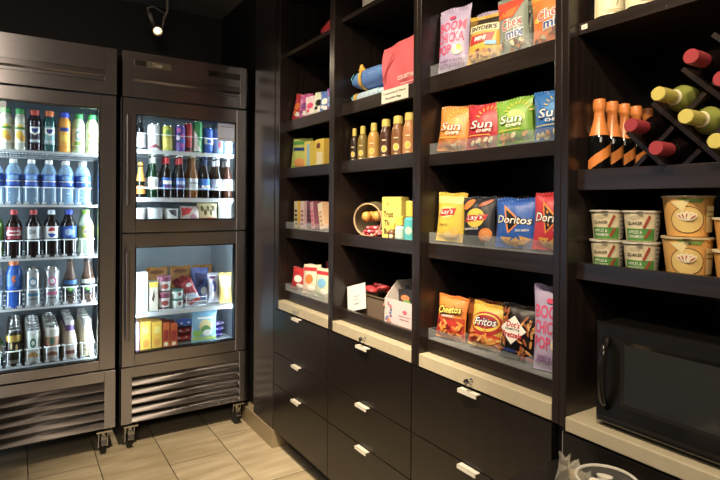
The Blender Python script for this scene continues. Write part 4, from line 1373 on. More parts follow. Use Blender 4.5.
# microwave
mw = thing('microwave', 'black microwave oven standing on the cream counter', 'microwave', (1.33, .525, .7785))
MBK = m('#171514', .24)
y0, y1, z0, z1, xf = .300, .753, .790, 1.026, 1.176
b = wmb(mw); b.box(xf, 1.51, y0, y1, z0, z1 - .002, m('#0e0d0d', .35)); b.build('body', mw, .004)
b = wmb(mw)
xd = 1.157
def ring(o, i, xa, xb, mat):
    (ya, yb2, za, zb2), (yc, yd, zc, zd) = o, i
    P = [(xa, ya, za), (xa, yb2, za), (xa, yb2, zb2), (xa, ya, zb2)]
    Q = [(xb, yc, zc), (xb, yd, zc), (xb, yd, zd), (xb, yc, zd)]
    b.add(P + Q, [(k, (k + 1) % 4, (k + 1) % 4 + 4, k + 4) for k in range(4)], mat)
yl = .405
b.box(xd + .006, xf - .0005, yl, y1, z0, z1, MBK)
OUT = (yl, y1, z0, z1)
ring(OUT, (yl + .006, y1 - .006, z0 + .006, z1 - .004), xd + .006, xd, MBK)
ring((yl + .006, y1 - .006, z0 + .006, z1 - .004), (yl + .02, y1 - .062, z0 + .050, z1 - .034), xd, xd + .001, MBK)
ring((yl + .02, y1 - .062, z0 + .050, z1 - .034), (yl + .028, y1 - .070, z0 + .058, z1 - .044), xd + .001, xd + .0055, m('#1d1c1b', .2))
d = b.build('door', mw)
b = wmb(mw); b.box(xd + .0052, xd + .0060, yl + .027, y1 - .069, z0 + .057, z1 - .043, m('#2c2d2d', .14)); b.build('window', d)
b = wmb(mw)
hp = [(xd - .001, y1 - .032, z0 + .040), (xd - .020, y1 - .034, z0 + .060)] + [(xd - .027 - .004 * math.sin(PI * i / 8), y1 - .036, z0 + .075 + .090 * i / 8) for i in range(9)] + [(xd - .020, y1 - .034, z0 + .180), (xd - .001, y1 - .032, z0 + .202)]
b.tube(hp, .0085, m('#1a1716', .12), 10)
b.build('handle', d)
b = wmb(mw); b.box(xd + .003, xf - .0005, y0, yl - .002, z0, z1, MBK); q = b.build('control_panel', mw, .002)
b = wmb(mw)
for r_ in range(4):
    for c_ in range(3):
        b.box(xd + .001, xd + .0035, y0 + .016 + c_ * .028, y0 + .036 + c_ * .028, z0 + .03 + r_ * .026, z0 + .048 + r_ * .026, m('#2a2a2c', .3))
b.build('keypad', q)
b = wmb(mw); b.box(xd - .001, xd + .0008, yl + .03, y1 - .01, z0 + .012, z0 + .020, m('#26231f', .2)); b.build('trim_strip', d)
for x in (1.19, 1.48):
    for y in (y0 + .04, y1 - .04):
        b = wmb(mw)
        b.M = b.M @ Matrix.Translation((x, y, .7787))
        b.lathe([(0, 0), (.012, 0), (.014, .0114), (0, .0114)], BLACK, 12)
        b.build('foot', mw)
# small table with a glass bowl in the foreground
t = thing('side_table', 'black side table in front of the microwave cabinet', 'table', (.90, .58, 0))
b = wmb(t); b.box(.72, 1.08, .36, .80, .680, .698, m('#141212', .4)); b.build('tabletop', t, .003)
for x in (.745, 1.055):
    for y in (.385, .775):
        b = wmb(t); b.box(x - .014, x + .014, y - .014, y + .014, 0, .6798, BLACK); b.build('leg', t)
bc = (.944, .588, .6982)
t = thing('glass_bowl', 'round clear glass bowl with a thick rim, at the bottom edge below the counter', 'bowl', bc)
b = MB(); b.lathe([(0, .003), (.022, .003), (.024, 0), (.028, .004), (.044, .022), (.052, .050), (.054, .080)], clear('bowl_glass', '#d8d8d2', .12), 32)
b.build('bowl_wall', t)
b = MB(); b.tube([(.0545 * math.cos(2 * PI * i / 36), .0545 * math.sin(2 * PI * i / 36), .081) for i in range(36)], .0032, clear('bowl_rim', '#e8e4d8', .55), 8, closed=True)
b.build('rim', t)
first = None
for i, (dx, dy, dz) in enumerate([(.0, .016, .012), (.002, -.016, .012), (.018, .014, .034), (-.017, .015, .034), (.016, -.016, .035), (-.018, -.015, .035), (.018, .016, .058), (-.018, .014, .059), (.004, -.020, .059)]):
    if not first:
        b = MB(); b.lathe([(0, 0), (.010, 0), (.0135, .018), (.0135, .020)], m('#e9e4d4', .5), 16)
        first = b.build('creamer_cup', None, 0, (bc[0] + dx, bc[1] + dy, bc[2] + dz - .005), (.2, .1, 0))
        tag(first, 'small white creamer cup in the clear glass bowl', 'creamer', 'creamer cups in the glass bowl')
        b = MB(); b.lathe([(.015, .020), (.015, .0212), (0, .0212)], m('#f4f0e2', .4), 16); b.build('foil_lid', first)
    else:
        dup(first, (bc[0] + dx, bc[1] + dy, bc[2] + dz - .005), rot=(.25 * math.sin(i * 2), .25 * math.cos(i * 3), i))
t = MB()
vs, fs = [], []
n = 9
for j in range(n + 1):
    for i in range(n + 1):
        vs.append((.985 + .012 * math.sin(i * 2.1 + j) + .05 * j / n, .735 - .075 * i / n, .6995 + (.052 + .014 * math.sin(3.1 * i + 1.7 * j)) * math.sin(PI * j / n) ** .7 * (1 - .45 * i / n)))
for j in range(n):
    for i in range(n):
        a = j * (n + 1) + i
        fs.append((a, a + 1, a + n + 2, a + n + 1))
t.add(vs, fs, clear('crumpled_wrap', '#d8d4c4', .28), False)
o = tag(t.build('plastic_wrapper'), 'crumpled clear plastic wrapper left of the glass bowl', 'wrapper')
b = MB(); b.ball((1.012, .700, .7165), .016, .018, .0155, m('#b59a6a', .5), 10, 6, .08); b.build('wrapped_sweet', o)

# ------------------------------------------------------------------ ceiling spotlight above the refrigerators
t = thing('ceiling_spotlight', 'lit metal spotlight hanging from the ceiling above the two-door refrigerator', 'spotlight', (.735, 3.30, ZC))
LM = m('#a39a90', .4, .3)
hd = Vector((.690, 3.30, 2.322))
dr = Vector((-.10, -.78, -.62)).normalized()
b = wmb(t); b.box(.66, .81, 3.28, 3.32, ZC - .02, ZC - .0005, LM); b.build('canopy_plate', t)
b = wmb(t); b.tube([(.745, 3.30, ZC - .02), (.745, 3.30, 2.45), (.725, 3.30, 2.40)], .008, LM, 8); b.build('stem', t)
b = wmb(t); b.tube([(.728, 3.30, 2.41), hd - dr * .02 + Vector((.026, 0, .006))], .006, LM, 8); b.tube([(.735, 3.30, 2.43), (.66, 3.28, 2.455), (.628, 3.28, 2.44), (.640, 3.29, 2.41)], .0045, LM, 6); b.tube([(.640, 3.29, 2.415), hd - dr * .03 - Vector((.018, 0, -.012))], .012, LM, 8); b.build('arm', t)
rot = dr.to_track_quat('Z', 'Y').to_matrix().to_4x4()
b = wmb(t)
b.M = b.M @ Matrix.Translation(hd) @ rot
b.lathe([(0, -.05), (.014, -.05), (.018, -.035), (.028, -.006), (.0285, .004), (.026, .004), (.020, -.004)], LM, 20)
h = b.build('lamp_head', t)
b = wmb(t)
b.M = b.M @ Matrix.Translation(hd) @ rot
b.lathe([(0, -.002), (.0195, -.003)], glow('lamp_face', '#ffe2a8', 6), 20)
b.build('bulb', h)
spot('ceiling_spotlight_beam', hd + dr * .03, hd + dr * 2, 30, 80, (1, .84, .6), .8, .02)

# ------------------------------------------------------------------ drinks in the tall refrigerator
def fz(z):
    return z + .0006
CAPW, CAPG, CAPO, CAPB, CAPR, CAPL = m('#f4f6f4', .4), m('#2f9a4a', .4), m('#e8732a', .4), m('#2347c8', .4), m('#c8402e', .4), m('#9ccf3a', .4)
JPR = [(.0275, 0), (.0292, .005), (.0292, .148), (.0275, .158), (.0215, .170), (.0185, .179)]
JCAP = [(.0205, .177), (.0215, .179), (.0215, .200), (.0195, .204), (0, .204)]
def juice(lb, x, liq, capm, labm, pr, lab=(.035, .125)):
    bottle('juice_bottle', lb, JPR, m(liq, .2), (x, 3.098, fz(R1[0])), JCAP, capm, lab, labm, pr, 0, 'juice bottles on the top shelf')
p_lem = lambda p: p.ell(-.1, .42, .6, .24, m('#f2c21e', .4)).ell(.35, .25, .45, .18, m('#e8a81a', .4)).rect(-.8, .72, .8, .86, m('#5a8a3a', .4)).ell(0, .92, .5, .07, YEL)
p_prot = lambda p: p.poly([(-.8, .92), (.8, .92), (.8, .62), (0, .46), (-.8, .62)], WHT).poly([(-.55, .84), (.55, .84), (.4, .66), (0, .58), (-.4, .66)], NAVY).rect(-.8, .08, .8, .22, m('#b8c4c8', .4))
juice('lemonade bottle with green cap at the left edge of the top shelf', -.053, '#cfd2c0', CAPG, m('#eef0e2', .4), p_lem)
juice('lemonade bottle with green cap, beside the dark juice bottle', .005, '#cfd2c0', CAPG, m('#eef0e2', .4), p_lem)
juice('dark purple juice bottle with red cap and white shield label', .066, '#241422', CAPR, m('#27203a', .4), p_prot)
juice('dark teal juice bottle with orange cap', .129, '#1c5a5a', CAPO, m('#7fb4b8', .4), p_prot)
juice('orange juice bottle with blue cap', .195, '#ee9c1a', CAPB, m('#f2a81e', .4), lambda p: p.rect(-.8, .78, .8, 1, NAVY).ell(0, .4, .6, .2, YEL))
juice('pale green juice bottle with green cap, second from the right', .259, '#bcd8a0', CAPG, m('#e9f2e0', .4), lambda p: p.ell(0, .6, .6, .25, m('#4fae8a', .4)).ell(0, .6, .4, .16, WHT).rect(-.8, .05, .8, .25, m('#8fc04a', .4)))
juice('cream coloured juice bottle with green cap at the right end of the top shelf', .321, '#e6dcb0', CAPG, m('#efe6c4', .4), lambda p: p.rect(-.7, .5, .7, .72, m('#d8b45a', .4)).ell(0, .25, .6, .14, m('#a8c86a', .4)))
# water
WTR = clear('water_bottle', '#a9cdea', .34)
WPRF = [(.032, 0), (.0355, .006), (.0345, .03), (.0355, .04), (.0345, .06), (.0355, .07), (.0355, .150), (.0335, .165), (.025, .185), (.0155, .200), (.0135, .205)]
WCAP = [(.0155, .203), (.0165, .205), (.0165, .220), (.015, .223), (0, .223)]
WXS = [-.097, -.022, .053, .128, .203, .281]
wn = ['at the left edge', 'second from the left edge', 'third from the left edge', 'fourth from the left edge', 'second from the right', 'at the right end']
first = None
for row in range(2):
    for i, x in enumerate(WXS):
        lb = ('front row water bottle with blue label, ' if row == 0 else 'water bottle standing in the second row, ') + wn[i]
        if not first:
            first = bottle('water_bottle', lb, WPRF, WTR, (x, 3.098, fz(R1[1])), WCAP, CAPW, (.088, .150), m('#2f66cf', .35), lambda p: p.rect(-1.2, .40, 1.2, .48, WHT).ell(0, .72, .6, .2, m('#7fb4ee', .4)).rect(-1.3, .02, 1.3, .10, m('#1a3f9a', .4)), 0, 'water bottles on the second shelf')
        else:
            dup(first, (x, 3.098 + row * .078, fz(R1[1])), lb)
# sodas
SPF = [(.029, 0), (.0345, .012), (.034, .06), (.0345, .095), (.0345, .150), (.030, .170), (.020, .190), (.0145, .208), (.0135, .213)]
SCAP = [(.0155, .211), (.0162, .213), (.0162, .230), (.0148, .234), (0, .234)]
COLA = m('#1a0d0a', .15)
def soda(lb, x, liq, capm, labm, pr, y=3.096):
    return bottle('soda_bottle', lb, SPF, liq, (x, y, fz(R1[2])), SCAP, capm, (.092, .152), labm, pr, 0, 'soda bottles on the third shelf')
SODA = [('lime green soda bottle at the left edge', -.095, m('#6fb82a', .2), CAPL, m('#5aa81e', .4), None),
        ('cola bottle with red cap and dark red label', -.019, COLA, m('#b8323a', .4), m('#9a2a3a', .4), lambda p: p.rect(-1, .3, 1, .7, m('#d8c8c8', .4)).rect(-.7, .42, .7, .58, m('#a02a3a', .4))),
        ('cola bottle with red cap and silver white label', .062, COLA, m('#b8323a', .4), m('#d4d8dc', .4), lambda p: p.text('Diet', -.1, .6, 1.0, .4, m('#5a5a62', .4), .15, .3)),
        ('cola bottle with white cap and a round red, white and blue emblem', .140, COLA, m('#cfe0ee', .4), m('#dfe6ec', .4), lambda p: p.ell(0, .5, .62, .42, WHT).poly([(-.55, .60), (-.3, .85), (0, .92), (.3, .85), (.55, .66), (.1, .62)], RED).poly([(-.55, .40), (-.3, .15), (0, .08), (.3, .15), (.55, .34), (.1, .42)], m('#1c4fb8', .4))),
        ('cola bottle with blue cap and blue label', .218, COLA, CAPB, m('#2b5fd0', .4), lambda p: p.ell(-.1, .5, .5, .3, m('#a9c8ee', .4)).ell(.5, .5, .25, .2, m('#7fb0e8', .4))),
        ('clear lemon-lime soda bottle with lime cap at the right end', .296, clear('lime_soda', '#d4e4cf', .55), CAPL, m('#b4cf3a', .4), lambda p: p.ell(0, .5, .6, .35, m('#e8e08a', .4)).ell(.1, .5, .4, .22, m('#8a7ab0', .4)))]
for i, a in enumerate(SODA):
    o = soda('front row ' + a[0], *a[1:])
    dup(o, (a[1], 3.096 + .078, fz(R1[2])), 'second row ' + a[0].split(',')[0])
# sports drink, cans and tea
z4 = fz(R1[3])
SPD = [(.030, 0), (.0345, .008), (.0345, .05), (.031, .075), (.0345, .10), (.0345, .165), (.028, .190), (.020, .203), (.018, .207)]
DCAP = [(.0205, .205), (.0215, .207), (.0215, .228), (.018, .236), (0, .236)]
bottle('sports_drink_bottle', 'pale grey sports drink bottle at the left edge of the fourth shelf', SPD, m('#c9cfd4', .25), (-.095, 3.096, z4), DCAP, CAPW, (.11, .16), m('#dfe2e6', .4))
bottle('sports_drink_bottle', 'bright blue sports drink bottle with an orange cap', SPD, m('#1f62c8', .2), (-.018, 3.096, z4), DCAP, CAPO, (.105, .162), m('#2a6fd0', .4), lambda p: p.poly([(-.2, .9), (.25, .9), (0, .55), (.3, .55), (-.25, .05), (-.02, .45), (-.3, .45)], ORA))
SILV = m('#c9cdd2', .28, .6)
for lb, x, c1 in (('silver energy drink can with a blue ring, beside the blue sports drink', .061, '#4a8ab8'), ('silver energy drink can with a pink ring, beside the glass tea bottles', .143, '#c85a8a')):
    o = can('tall_can', lb, .033, .182, SILV, (x, 3.092, z4), (lambda c1: lambda p: p.ell(0, .66, .6, .12, m(c1, .4)).ell(0, .66, .36, .075, m('#e8ecef', .4)).rect(-.7, .28, .7, .36, m(c1, .4)).rect(-.5, .18, .5, .22, m('#7a8288', .4)))(c1), 'tall silver cans')
    dup(o, (x, 3.092 + .072, z4), 'second silver can standing behind the one with a ' + ('blue' if x < .1 else 'pink') + ' ring')
TPR = [(.029, 0), (.0335, .006), (.0335, .105), (.030, .125), (.019, .165), (.0145, .195), (.0140, .210), (.0155, .212)]
TCAP = [(.0170, .210), (.0175, .212), (.0175, .228), (.016, .231), (0, .231)]
for lb, x, lc in (('glass tea bottle with a blue label and green leaves', .223, '#2a6ab0'), ('glass tea bottle with a white label and green leaves at the right end', .305, '#d8e0d4')):
    bottle('tea_bottle', lb, TPR, clear('tea_glass', '#5a4436', .62), (x, 3.096, z4), TCAP, m('#4a4442', .35, .6), (.045, .118), m('#2b3338', .4), (lambda lc: lambda p: p.rect(-1.1, .72, 1.1, 1, m(lc, .4)).poly([(-.7, .5), (-.1, .2), (-.05, .38)], m('#5fb03a', .4)).poly([(.7, .5), (.1, .2), (.05, .38)], m('#5fb03a', .4)).poly([(-.35, .62), (0, .22), (.35, .62), (0, .45)], m('#86cf5a', .4)))(lc), 0, 'glass tea bottles')
# lowest shelf: lanes five deep
z5 = fz(R1[4])
def lane(first, x, n, dy, desc):
    y = first.location.y
    for k in range(1, n):
        dup(first, (x, y + dy * k, z5), ORD[k] + ' from the front: ' + desc)
bottle('soda_bottle', 'green bottle at the left edge of the lowest shelf', [(.030, 0), (.033, .006), (.033, .12), (.018, .15), (.014, .175)], m('#2a8a3a', .2), (-.095, 3.085, z5), [(.015, .173), (.016, .19), (0, .191)], CAPG, (.05, .11), m('#e8ecd8', .4))
o = can('coffee_can', 'front can of the gold and black column', .033, .172, m('#17130f', .3), (-.018, 3.088, z5), lambda p: p.ell(0, .45, .6, .16, m('#2a241c', .4)).ell(-.3, .58, .12, .1, m('#d8c48a', .4)).ell(.35, .5, .14, .12, m('#c8a85a', .4)).rect(-.9, .08, .9, .18, m('#8a8478', .35)), 'gold and black cans', bands=[(.118, .150, m('#c9a53c', .35, .4))])
lane(o, -.018, 6, .074, 'gold and black can')
o = can('coffee_can', 'front can of the pale silver-green column', .033, .165, m('#cfd6d2', .3), (.062, 3.088, z5), lambda p: p.ell(0, .62, .42, .14, m('#2f7a5a', .4)).ell(0, .62, .2, .07, m('#e6ece6', .4)).poly([(-1, .28), (0, .36), (1, .24), (1, .16), (0, .22), (-1, .18)], m('#c89a4a', .4)), 'pale silver-green cans')
lane(o, .062, 6, .074, 'pale silver-green can')
o = can('coffee_can', 'front can of the brown and silver column', .033, .170, m('#b9b2aa', .3), (.143, 3.088, z5), lambda p: p.rect(-1.2, .42, 1.2, .72, m('#9a6a4a', .4)).ell(0, .60, .36, .12, m('#3a6a5a', .4)).poly([(-1, .22), (0, .30), (1, .22), (1, .14), (0, .2), (-1, .12)], m('#7a4426', .4)), 'brown and silver cans')
lane(o, .143, 6, .074, 'brown and silver can')
FPR = [(.029, 0), (.0325, .006), (.0325, .085), (.030, .105), (.022, .140), (.0185, .165), (.0185, .172)]
FCAP = [(.0200, .170), (.0207, .172), (.0207, .190), (.019, .192), (0, .192)]
o = bottle('coffee_bottle', 'front glass coffee bottle with a purple neck band', FPR, m('#c9b49c', .25), (.222, 3.088, z5), FCAP, m('#d8d2d0', .3, .4), (.02, .08), m('#b8aca0', .4), lambda p: p.rect(-.7, .1, .7, .4, m('#7a3a2a', .4)), 0, 'coffee bottles with purple bands', neck=(.142, .170), neckmat=m('#5a3a78', .4))
lane(o, .222, 5, .076, 'glass coffee bottle with a purple neck band')
o = bottle('coffee_bottle', 'front cream coloured coffee bottle at the right end', FPR, m('#e9dcb4', .25), (.300, 3.088, z5), FCAP, m('#d2d0c6', .3, .4), (.02, .08), m('#e6dcbc', .4), lambda p: p.rect(-.7, .25, .7, .36, m('#b89a5a', .4)).rect(-.7, .62, .7, .70, m('#9aa87a', .4)), 0, 'cream coffee bottles', neck=(.142, .170), neckmat=m('#efe8d0', .4))
lane(o, .300, 5, .076, 'cream coloured coffee bottle at the right')

# ------------------------------------------------------------------ drinks and food in the two-door refrigerator
za, zb_, zc, zd, ze = fz(1.592), fz(1.33), 1.1886, fz(.70), .4856
G2 = 'cans on the top shelf'
bottle('wine_bottle', 'dark wine bottle with a white label at the left of the top shelf', [(.026, 0), (.028, .004), (.028, .095), (.024, .115), (.012, .145), (.011, .185)], GWD, (.562, 3.110, za), [(.0125, .150), (.0130, .196), (0, .197)], m('#20201e', .4), (.012, .082), WHT)
can('drink_can', 'white drink can beside the small wine bottle', .034, .148, m('#e4e6e8', .3), (.634, 3.115, za), lambda p: p.rect(-.6, .5, .6, .62, m('#c8ccd2', .4)).poly([(-1, .05), (.2, .12), (1, .04), (1, .14), (0, .22), (-1, .12)], m('#a84a5a', .4)), G2)
can('drink_can', 'yellow and green drink can, third from the left', .030, .145, m('#c6c22e', .35), (.706, 3.112, za), lambda p: p.rect(-1.2, .1, 1.2, .5, m('#e8d84a', .4)).ell(0, .72, .5, .1, GRN), G2)
can('drink_can', 'purple, blue and pink patterned drink can', .0285, .150, m('#6a4ab0', .35), (.777, 3.110, za), lambda p: [p.ell(random.uniform(-.9, .9), random.uniform(.15, .85), .35, .09, m(random.choice(['#d85ab0', '#3a7ad0', '#e8e2f0', '#2a2a7a']), .4)) for i in range(12)], G2)
can('drink_can', 'slim red drink can beside the tall green one', .0215, .170, m('#c8242e', .35), (.8225, 3.110, za), lambda p: p.rect(-1, .4, 1, .6, m('#e0484a', .4)).rect(-1, .05, 1, .15, BLK), G2)
can('drink_can', 'tall green and white drink can', .0265, .182, m('#2f9a4a', .35), (.876, 3.112, za), lambda p: p.poly([(-1.2, .05), (.5, .05), (-.3, .55), (-1.2, .75)], WHT).ell(.1, .3, .4, .1, m('#a8d8a0', .4)), G2)
can('drink_can', 'blue drink can right of the tall green one', .0285, .150, m('#2455b8', .35), (.938, 3.112, za), lambda p: p.rect(-1.1, .35, 1.1, .58, m('#dfe6f0', .4)).ell(0, .46, .5, .08, m('#2455b8', .4)), G2)
can('drink_can', 'pale blue drink can with a red mark, behind the taped notice edge', .0285, .152, m('#8aa8d4', .35), (1.000, 3.112, za), lambda p: p.ell(.1, .35, .4, .14, m('#b8404a', .4)).rect(-1, .6, .2, .85, m('#5a82c0', .4)), G2)
can('drink_can', 'white and silver drink can under the taped notice', .0285, .130, m('#dfe4e8', .35), (1.057, 3.112, za), lambda p: p.rect(-.7, .3, .7, .5, m('#b0bcc8', .4)), G2)
t = MB(); t.box(-.052, .052, 0, .0008, 0, .102, thin_paper('#ffffff')); t.box(-.036, .036, -.0003, 0, .082, .085, m('#8c8d88', .6)); t.box(-.044, .044, -.0003, 0, .014, .017, m('#8c8d88', .6))
tag(t.build('paper_notice', None, 0, (1.005, YF + .0188, 1.656)), 'pale square paper notice taped to the upper right of the upper glass door', 'notice')
BPR = [(.0265, 0), (.0285, .005), (.0285, .120), (.026, .140), (.0165, .170), (.0130, .195), (.0125, .232), (.0140, .234)]
BCP = [(.0142, .232), (.0150, .234), (.0150, .240), (.0130, .243), (0, .243)]
BRB, GRB, AMB = m('#1c0f08', .12), m('#10301a', .12), m('#7a4a18', .15)
BEER = [('beer bottle in dark green glass with a white oval label', .632, GRB, m('#e6e8e0', .4), WHT, m('#d8dcd4', .4), lambda p: p.ell(0, .5, .6, .35, m('#c8d0c0', .4))),
        ('red necked beer bottle with blue label, left of two', .704, BRB, m('#d8d8d4', .4), m('#2a62b8', .4), m('#c8242e', .4), lambda p: p.rect(-1, .45, 1, .75, WHT).rect(-.7, .2, .7, .34, m('#8a2a6a', .4))),
        ('red necked beer bottle with blue label, right of two', .777, BRB, m('#d8d8d4', .4), m('#2a62b8', .4), m('#c8242e', .4), lambda p: p.rect(-1, .45, 1, .75, m('#a8b8e0', .4)).rect(-.7, .2, .7, .34, m('#7a2a3a', .4))),
        ('amber beer bottle with a pale label in the middle', .850, AMB, m('#d8d0b0', .4), m('#cfd4d8', .4), m('#8a5a20', .4), lambda p: p.rect(-1, .55, 1, .66, m('#7a8a98', .4))),
        ('dark beer bottle with a bright blue label', .920, BRB, m('#2a3a6a', .4), m('#2f7ad8', .4), m('#28406a', .4), lambda p: p.rect(-1, .2, 1, .42, WHT)),
        ('dark beer bottle with a white label and silver neck', .992, BRB, m('#c8ccd0', .4), m('#dfe2e6', .4), m('#d4d8dc', .4), lambda p: p.poly([(-.8, .2), (.6, .6), (.8, .5), (-.6, .1)], m('#8a929a', .4))),
        ('brown beer bottle with an orange disc label, at right end', 1.0565, m('#4a2616', .12), m('#d8dce0', .4), m('#e6e8ea', .4), m('#d4d0cc', .4), lambda p: p.ell(0, .5, .6, .35, m('#e08a2a', .4)).ell(0, .5, .35, .2, m('#f0b04a', .4)))]
for lb, x, gm, cm, lm, nm_, pr in BEER:
    o = bottle('beer_bottle', 'front row ' + lb, BPR, gm, (x, 3.110, zb_), BCP, cm, (.045, .112), lm, pr, 0, 'beer bottles on the middle shelf', neck=(.190, .226), neckmat=nm_)
    dup(o, (x, 3.178, zb_), 'second row ' + lb)
bottle('sparkling_wine_bottle', 'sparkling wine bottle in orange foil at the left of the beer shelf', SPR, m('#14180f', .1), (.566, 3.112, zb_), lab=(.018, .062), labmat=ORL, neck=(.088, .192), neckmat=m('#e89a2a', .3), arc=1.4)
TUB = m('#e6e6e2', .45)
cup('yogurt_tub', 'white tub at the left of the bottom shelf behind the upper door', .030, .036, .082, TUB, (.560, 3.115, zc), lambda p: p.rect(-.6, .3, .6, .6, m('#d8d0c8', .5)), 0, 'white tubs', 'tub', WHT)
cup('yogurt_tub', 'wide white tub, second on the bottom shelf behind the upper door', .036, .044, .084, TUB, (.643, 3.115, zc), lambda p: p.rect(-.5, .15, .6, .8, m('#d4dce0', .5)), 0, 'white tubs', 'tub', m('#cfd4d8', .4))
cup('yogurt_tub', 'white tub with a grey label, third on the bottom shelf behind the upper door', .033, .039, .080, TUB, (.730, 3.115, zc), lambda p: p.poly([(-.7, .9), (.7, .9), (.7, .4), (-.2, .6)], m('#5a6068', .5)), 0, 'white tubs', 'tub', m('#b8bcc0', .4))
bag('food_packet', 'red and white food packet right of the white tubs', '#d8c4c0', .115, .092, .04, (.835, 3.105, zc), lambda p: p.poly([(-.9, .92), (.3, .92), (-.2, .5), (-.9, .4)], RED).ell(.3, .3, .4, .2, m('#c88a9a', .4)), 0, -.1, 0, cat='food packet')
bag('food_packet', 'cream and red patterned food packet in the middle right', '#e0cf9a', .118, .112, .04, (.935, 3.105, zc), lambda p: [p.ell(-.6 + .3 * i, .6 + .1 * (-1) ** i, .16, .16, m('#6a5a2a', .4)) for i in range(5)] and p.rect(-.9, .05, .9, .22, RED), 0, -.1, 0, cat='food packet')
bag('food_packet', 'white food packet at the right of the bottom shelf behind the upper door', '#dfe4e6', .085, .122, .035, (1.040, 3.105, zc), lambda p: p.rect(-.7, .3, .7, .36, m('#a8b0b8', .4)).rect(-.6, .6, .6, .72, m('#b8c4cc', .4)), 0, -.08, 0, cat='food packet')
# lower door, shelf
carton('milk_carton', 'white carton at the left of the shelf behind the lower door', '#e9e8e2', .058, .09, .215, (.570, 3.075, zd), lambda p: p.rect(-.8, .1, .0, .5, m('#e8c8b0', .5)).rect(.5, .2, .7, .75, m('#7fa8c8', .5)), group='cartons behind the lower door')
carton('milk_carton', 'cream carton with yellow top beside the white one', '#e6e0c8', .046, .08, .160, (.630, 3.080, zd), lambda p: p.rect(-1, .82, 1, 1, YEL).poly([(-.4, .4), (.1, .75), (.3, .5), (0, .3)], m('#5a4a3a', .5)), group='cartons behind the lower door')
for s_ in range(2):
    cup('ice_cream_cup', ['white ice cream cup with a pink lid, lower of its stack', 'white ice cream cup with a pink lid, upper of its stack'][s_], .0315, .037, .092, m('#e8e4de', .45), (.694, 3.118, zd + s_ * .093), lambda p: p.rect(-1.2, .70, 1.2, .95, m('#8a3a5a', .45)).ell(0, .4, .6, .16, m('#a84a3a', .45)).rect(-1.1, .05, 1.1, .14, m('#5a2a3a', .45)), 0, 'ice cream cups', 'ice cream cup', m('#b85a7a', .4))
for s_ in range(2):
    cup('dip_cup', ['small white and green cup, lower of its stack', 'small white and green cup, upper of its stack'][s_], .031, .0355, .053, m('#d9e6dc', .45), (.764, 3.118, zd + s_ * .0538), lambda p: p.ell(.35, .5, .35, .22, m('#8a4a3a', .45)).rect(-1.2, .8, 1.2, .95, m('#3a7a6a', .45)), 0, 'small white and green cups', 'cup', m('#5a8a80', .4))
t = thing('packet_holder', 'white wire holder under the leaning red packets', 'holder', (.865, 3.085, zd))
b = MB()
for zz in (.006, .03, .055):
    b.tube([(-.055, 0, zz), (.060, 0, zz)], .0022, WIRE, 6)
for xx in (-.055, .060):
    b.tube([(xx, 0, .0025), (xx, 0, .07)], .0022, WIRE, 6); b.tube([(xx, 0, .0025), (xx, .13, .0025)], .0022, WIRE, 6)
b.tube([(-.055, .13, .0025), (.060, .13, .0025)], .0022, WIRE, 6)
b.build('wire_frame', t)
for i in range(3):
    bag('ice_pop_packet', ['red and pale ice pop packet leaning foremost in the wire holder', 'red ice pop packet leaning second in the wire holder', 'red ice pop packet leaning at the back of the wire holder'][i], ['#b8404a', '#a83240', '#983038'][i], .072, .150, .022, ((.868 - .012 * i), 3.106 + .034 * i, zd + .0055), lambda p: p.poly([(-.9, .5), (.9, .35), (.9, .12), (-.9, .2)], m('#c4d4e4', .4)).ell(.2, .75, .5, .08, WHT).ell(.1, .1, .6, .07, m('#d8402e', .4)), 0, -.04, -.42, group='ice pop packets in the holder', cat='packet')
bag('frozen_food_bag', 'large blue and grey crinkled bag right of the leaning red packets', '#5f74b8', .105, .200, .06, (.932, 3.255, zd), lambda p: p.poly([(-.7, .85), (.7, .8), (.2, .5), (-.5, .4)], m('#2a2f6a', .4)).ell(.4, .3, .4, .12, WHT), 0, -.1, .05, cat='bag')
bag('frozen_food_bag', 'white bag with purple print between the blue bag and the yellow one', '#d6d6e2', .068, .178, .04, (.990, 3.160, zd), lambda p: p.ell(0, .55, .5, .2, m('#6a6ab0', .4)).ell(-.2, .85, .6, .05, m('#8a4a8a', .4)), 0, -.08, 0, cat='bag')
bag('frozen_food_bag', 'yellow and tan food bag at the right end of the shelf behind the lower door', '#e2c25a', .078, .180, .04, (1.048, 3.110, zd), lambda p: p.rect(-.9, .55, .9, .88, m('#c9c49a', .4)).ell(.1, .45, .5, .1, m('#8a5a3a', .4)).ell(0, .2, .7, .12, m('#e8a83a', .4)), 0, -.06, 0, cat='bag')
for i in range(3):
    bag('frozen_food_bag', ['orange bag lying at the back left behind the lower door', 'orange bag lying in the back middle behind the lower door', 'orange bag lying at the back right behind the lower door'][i], '#c8862a', .13, .20, .05, (.72 + .14 * i, 3.42, zd), lambda p: p.ell(0, .85, .7, .06, m('#8a4a1a', .4)), 0, -.05, 0, group='orange bags at the back', cat='bag')
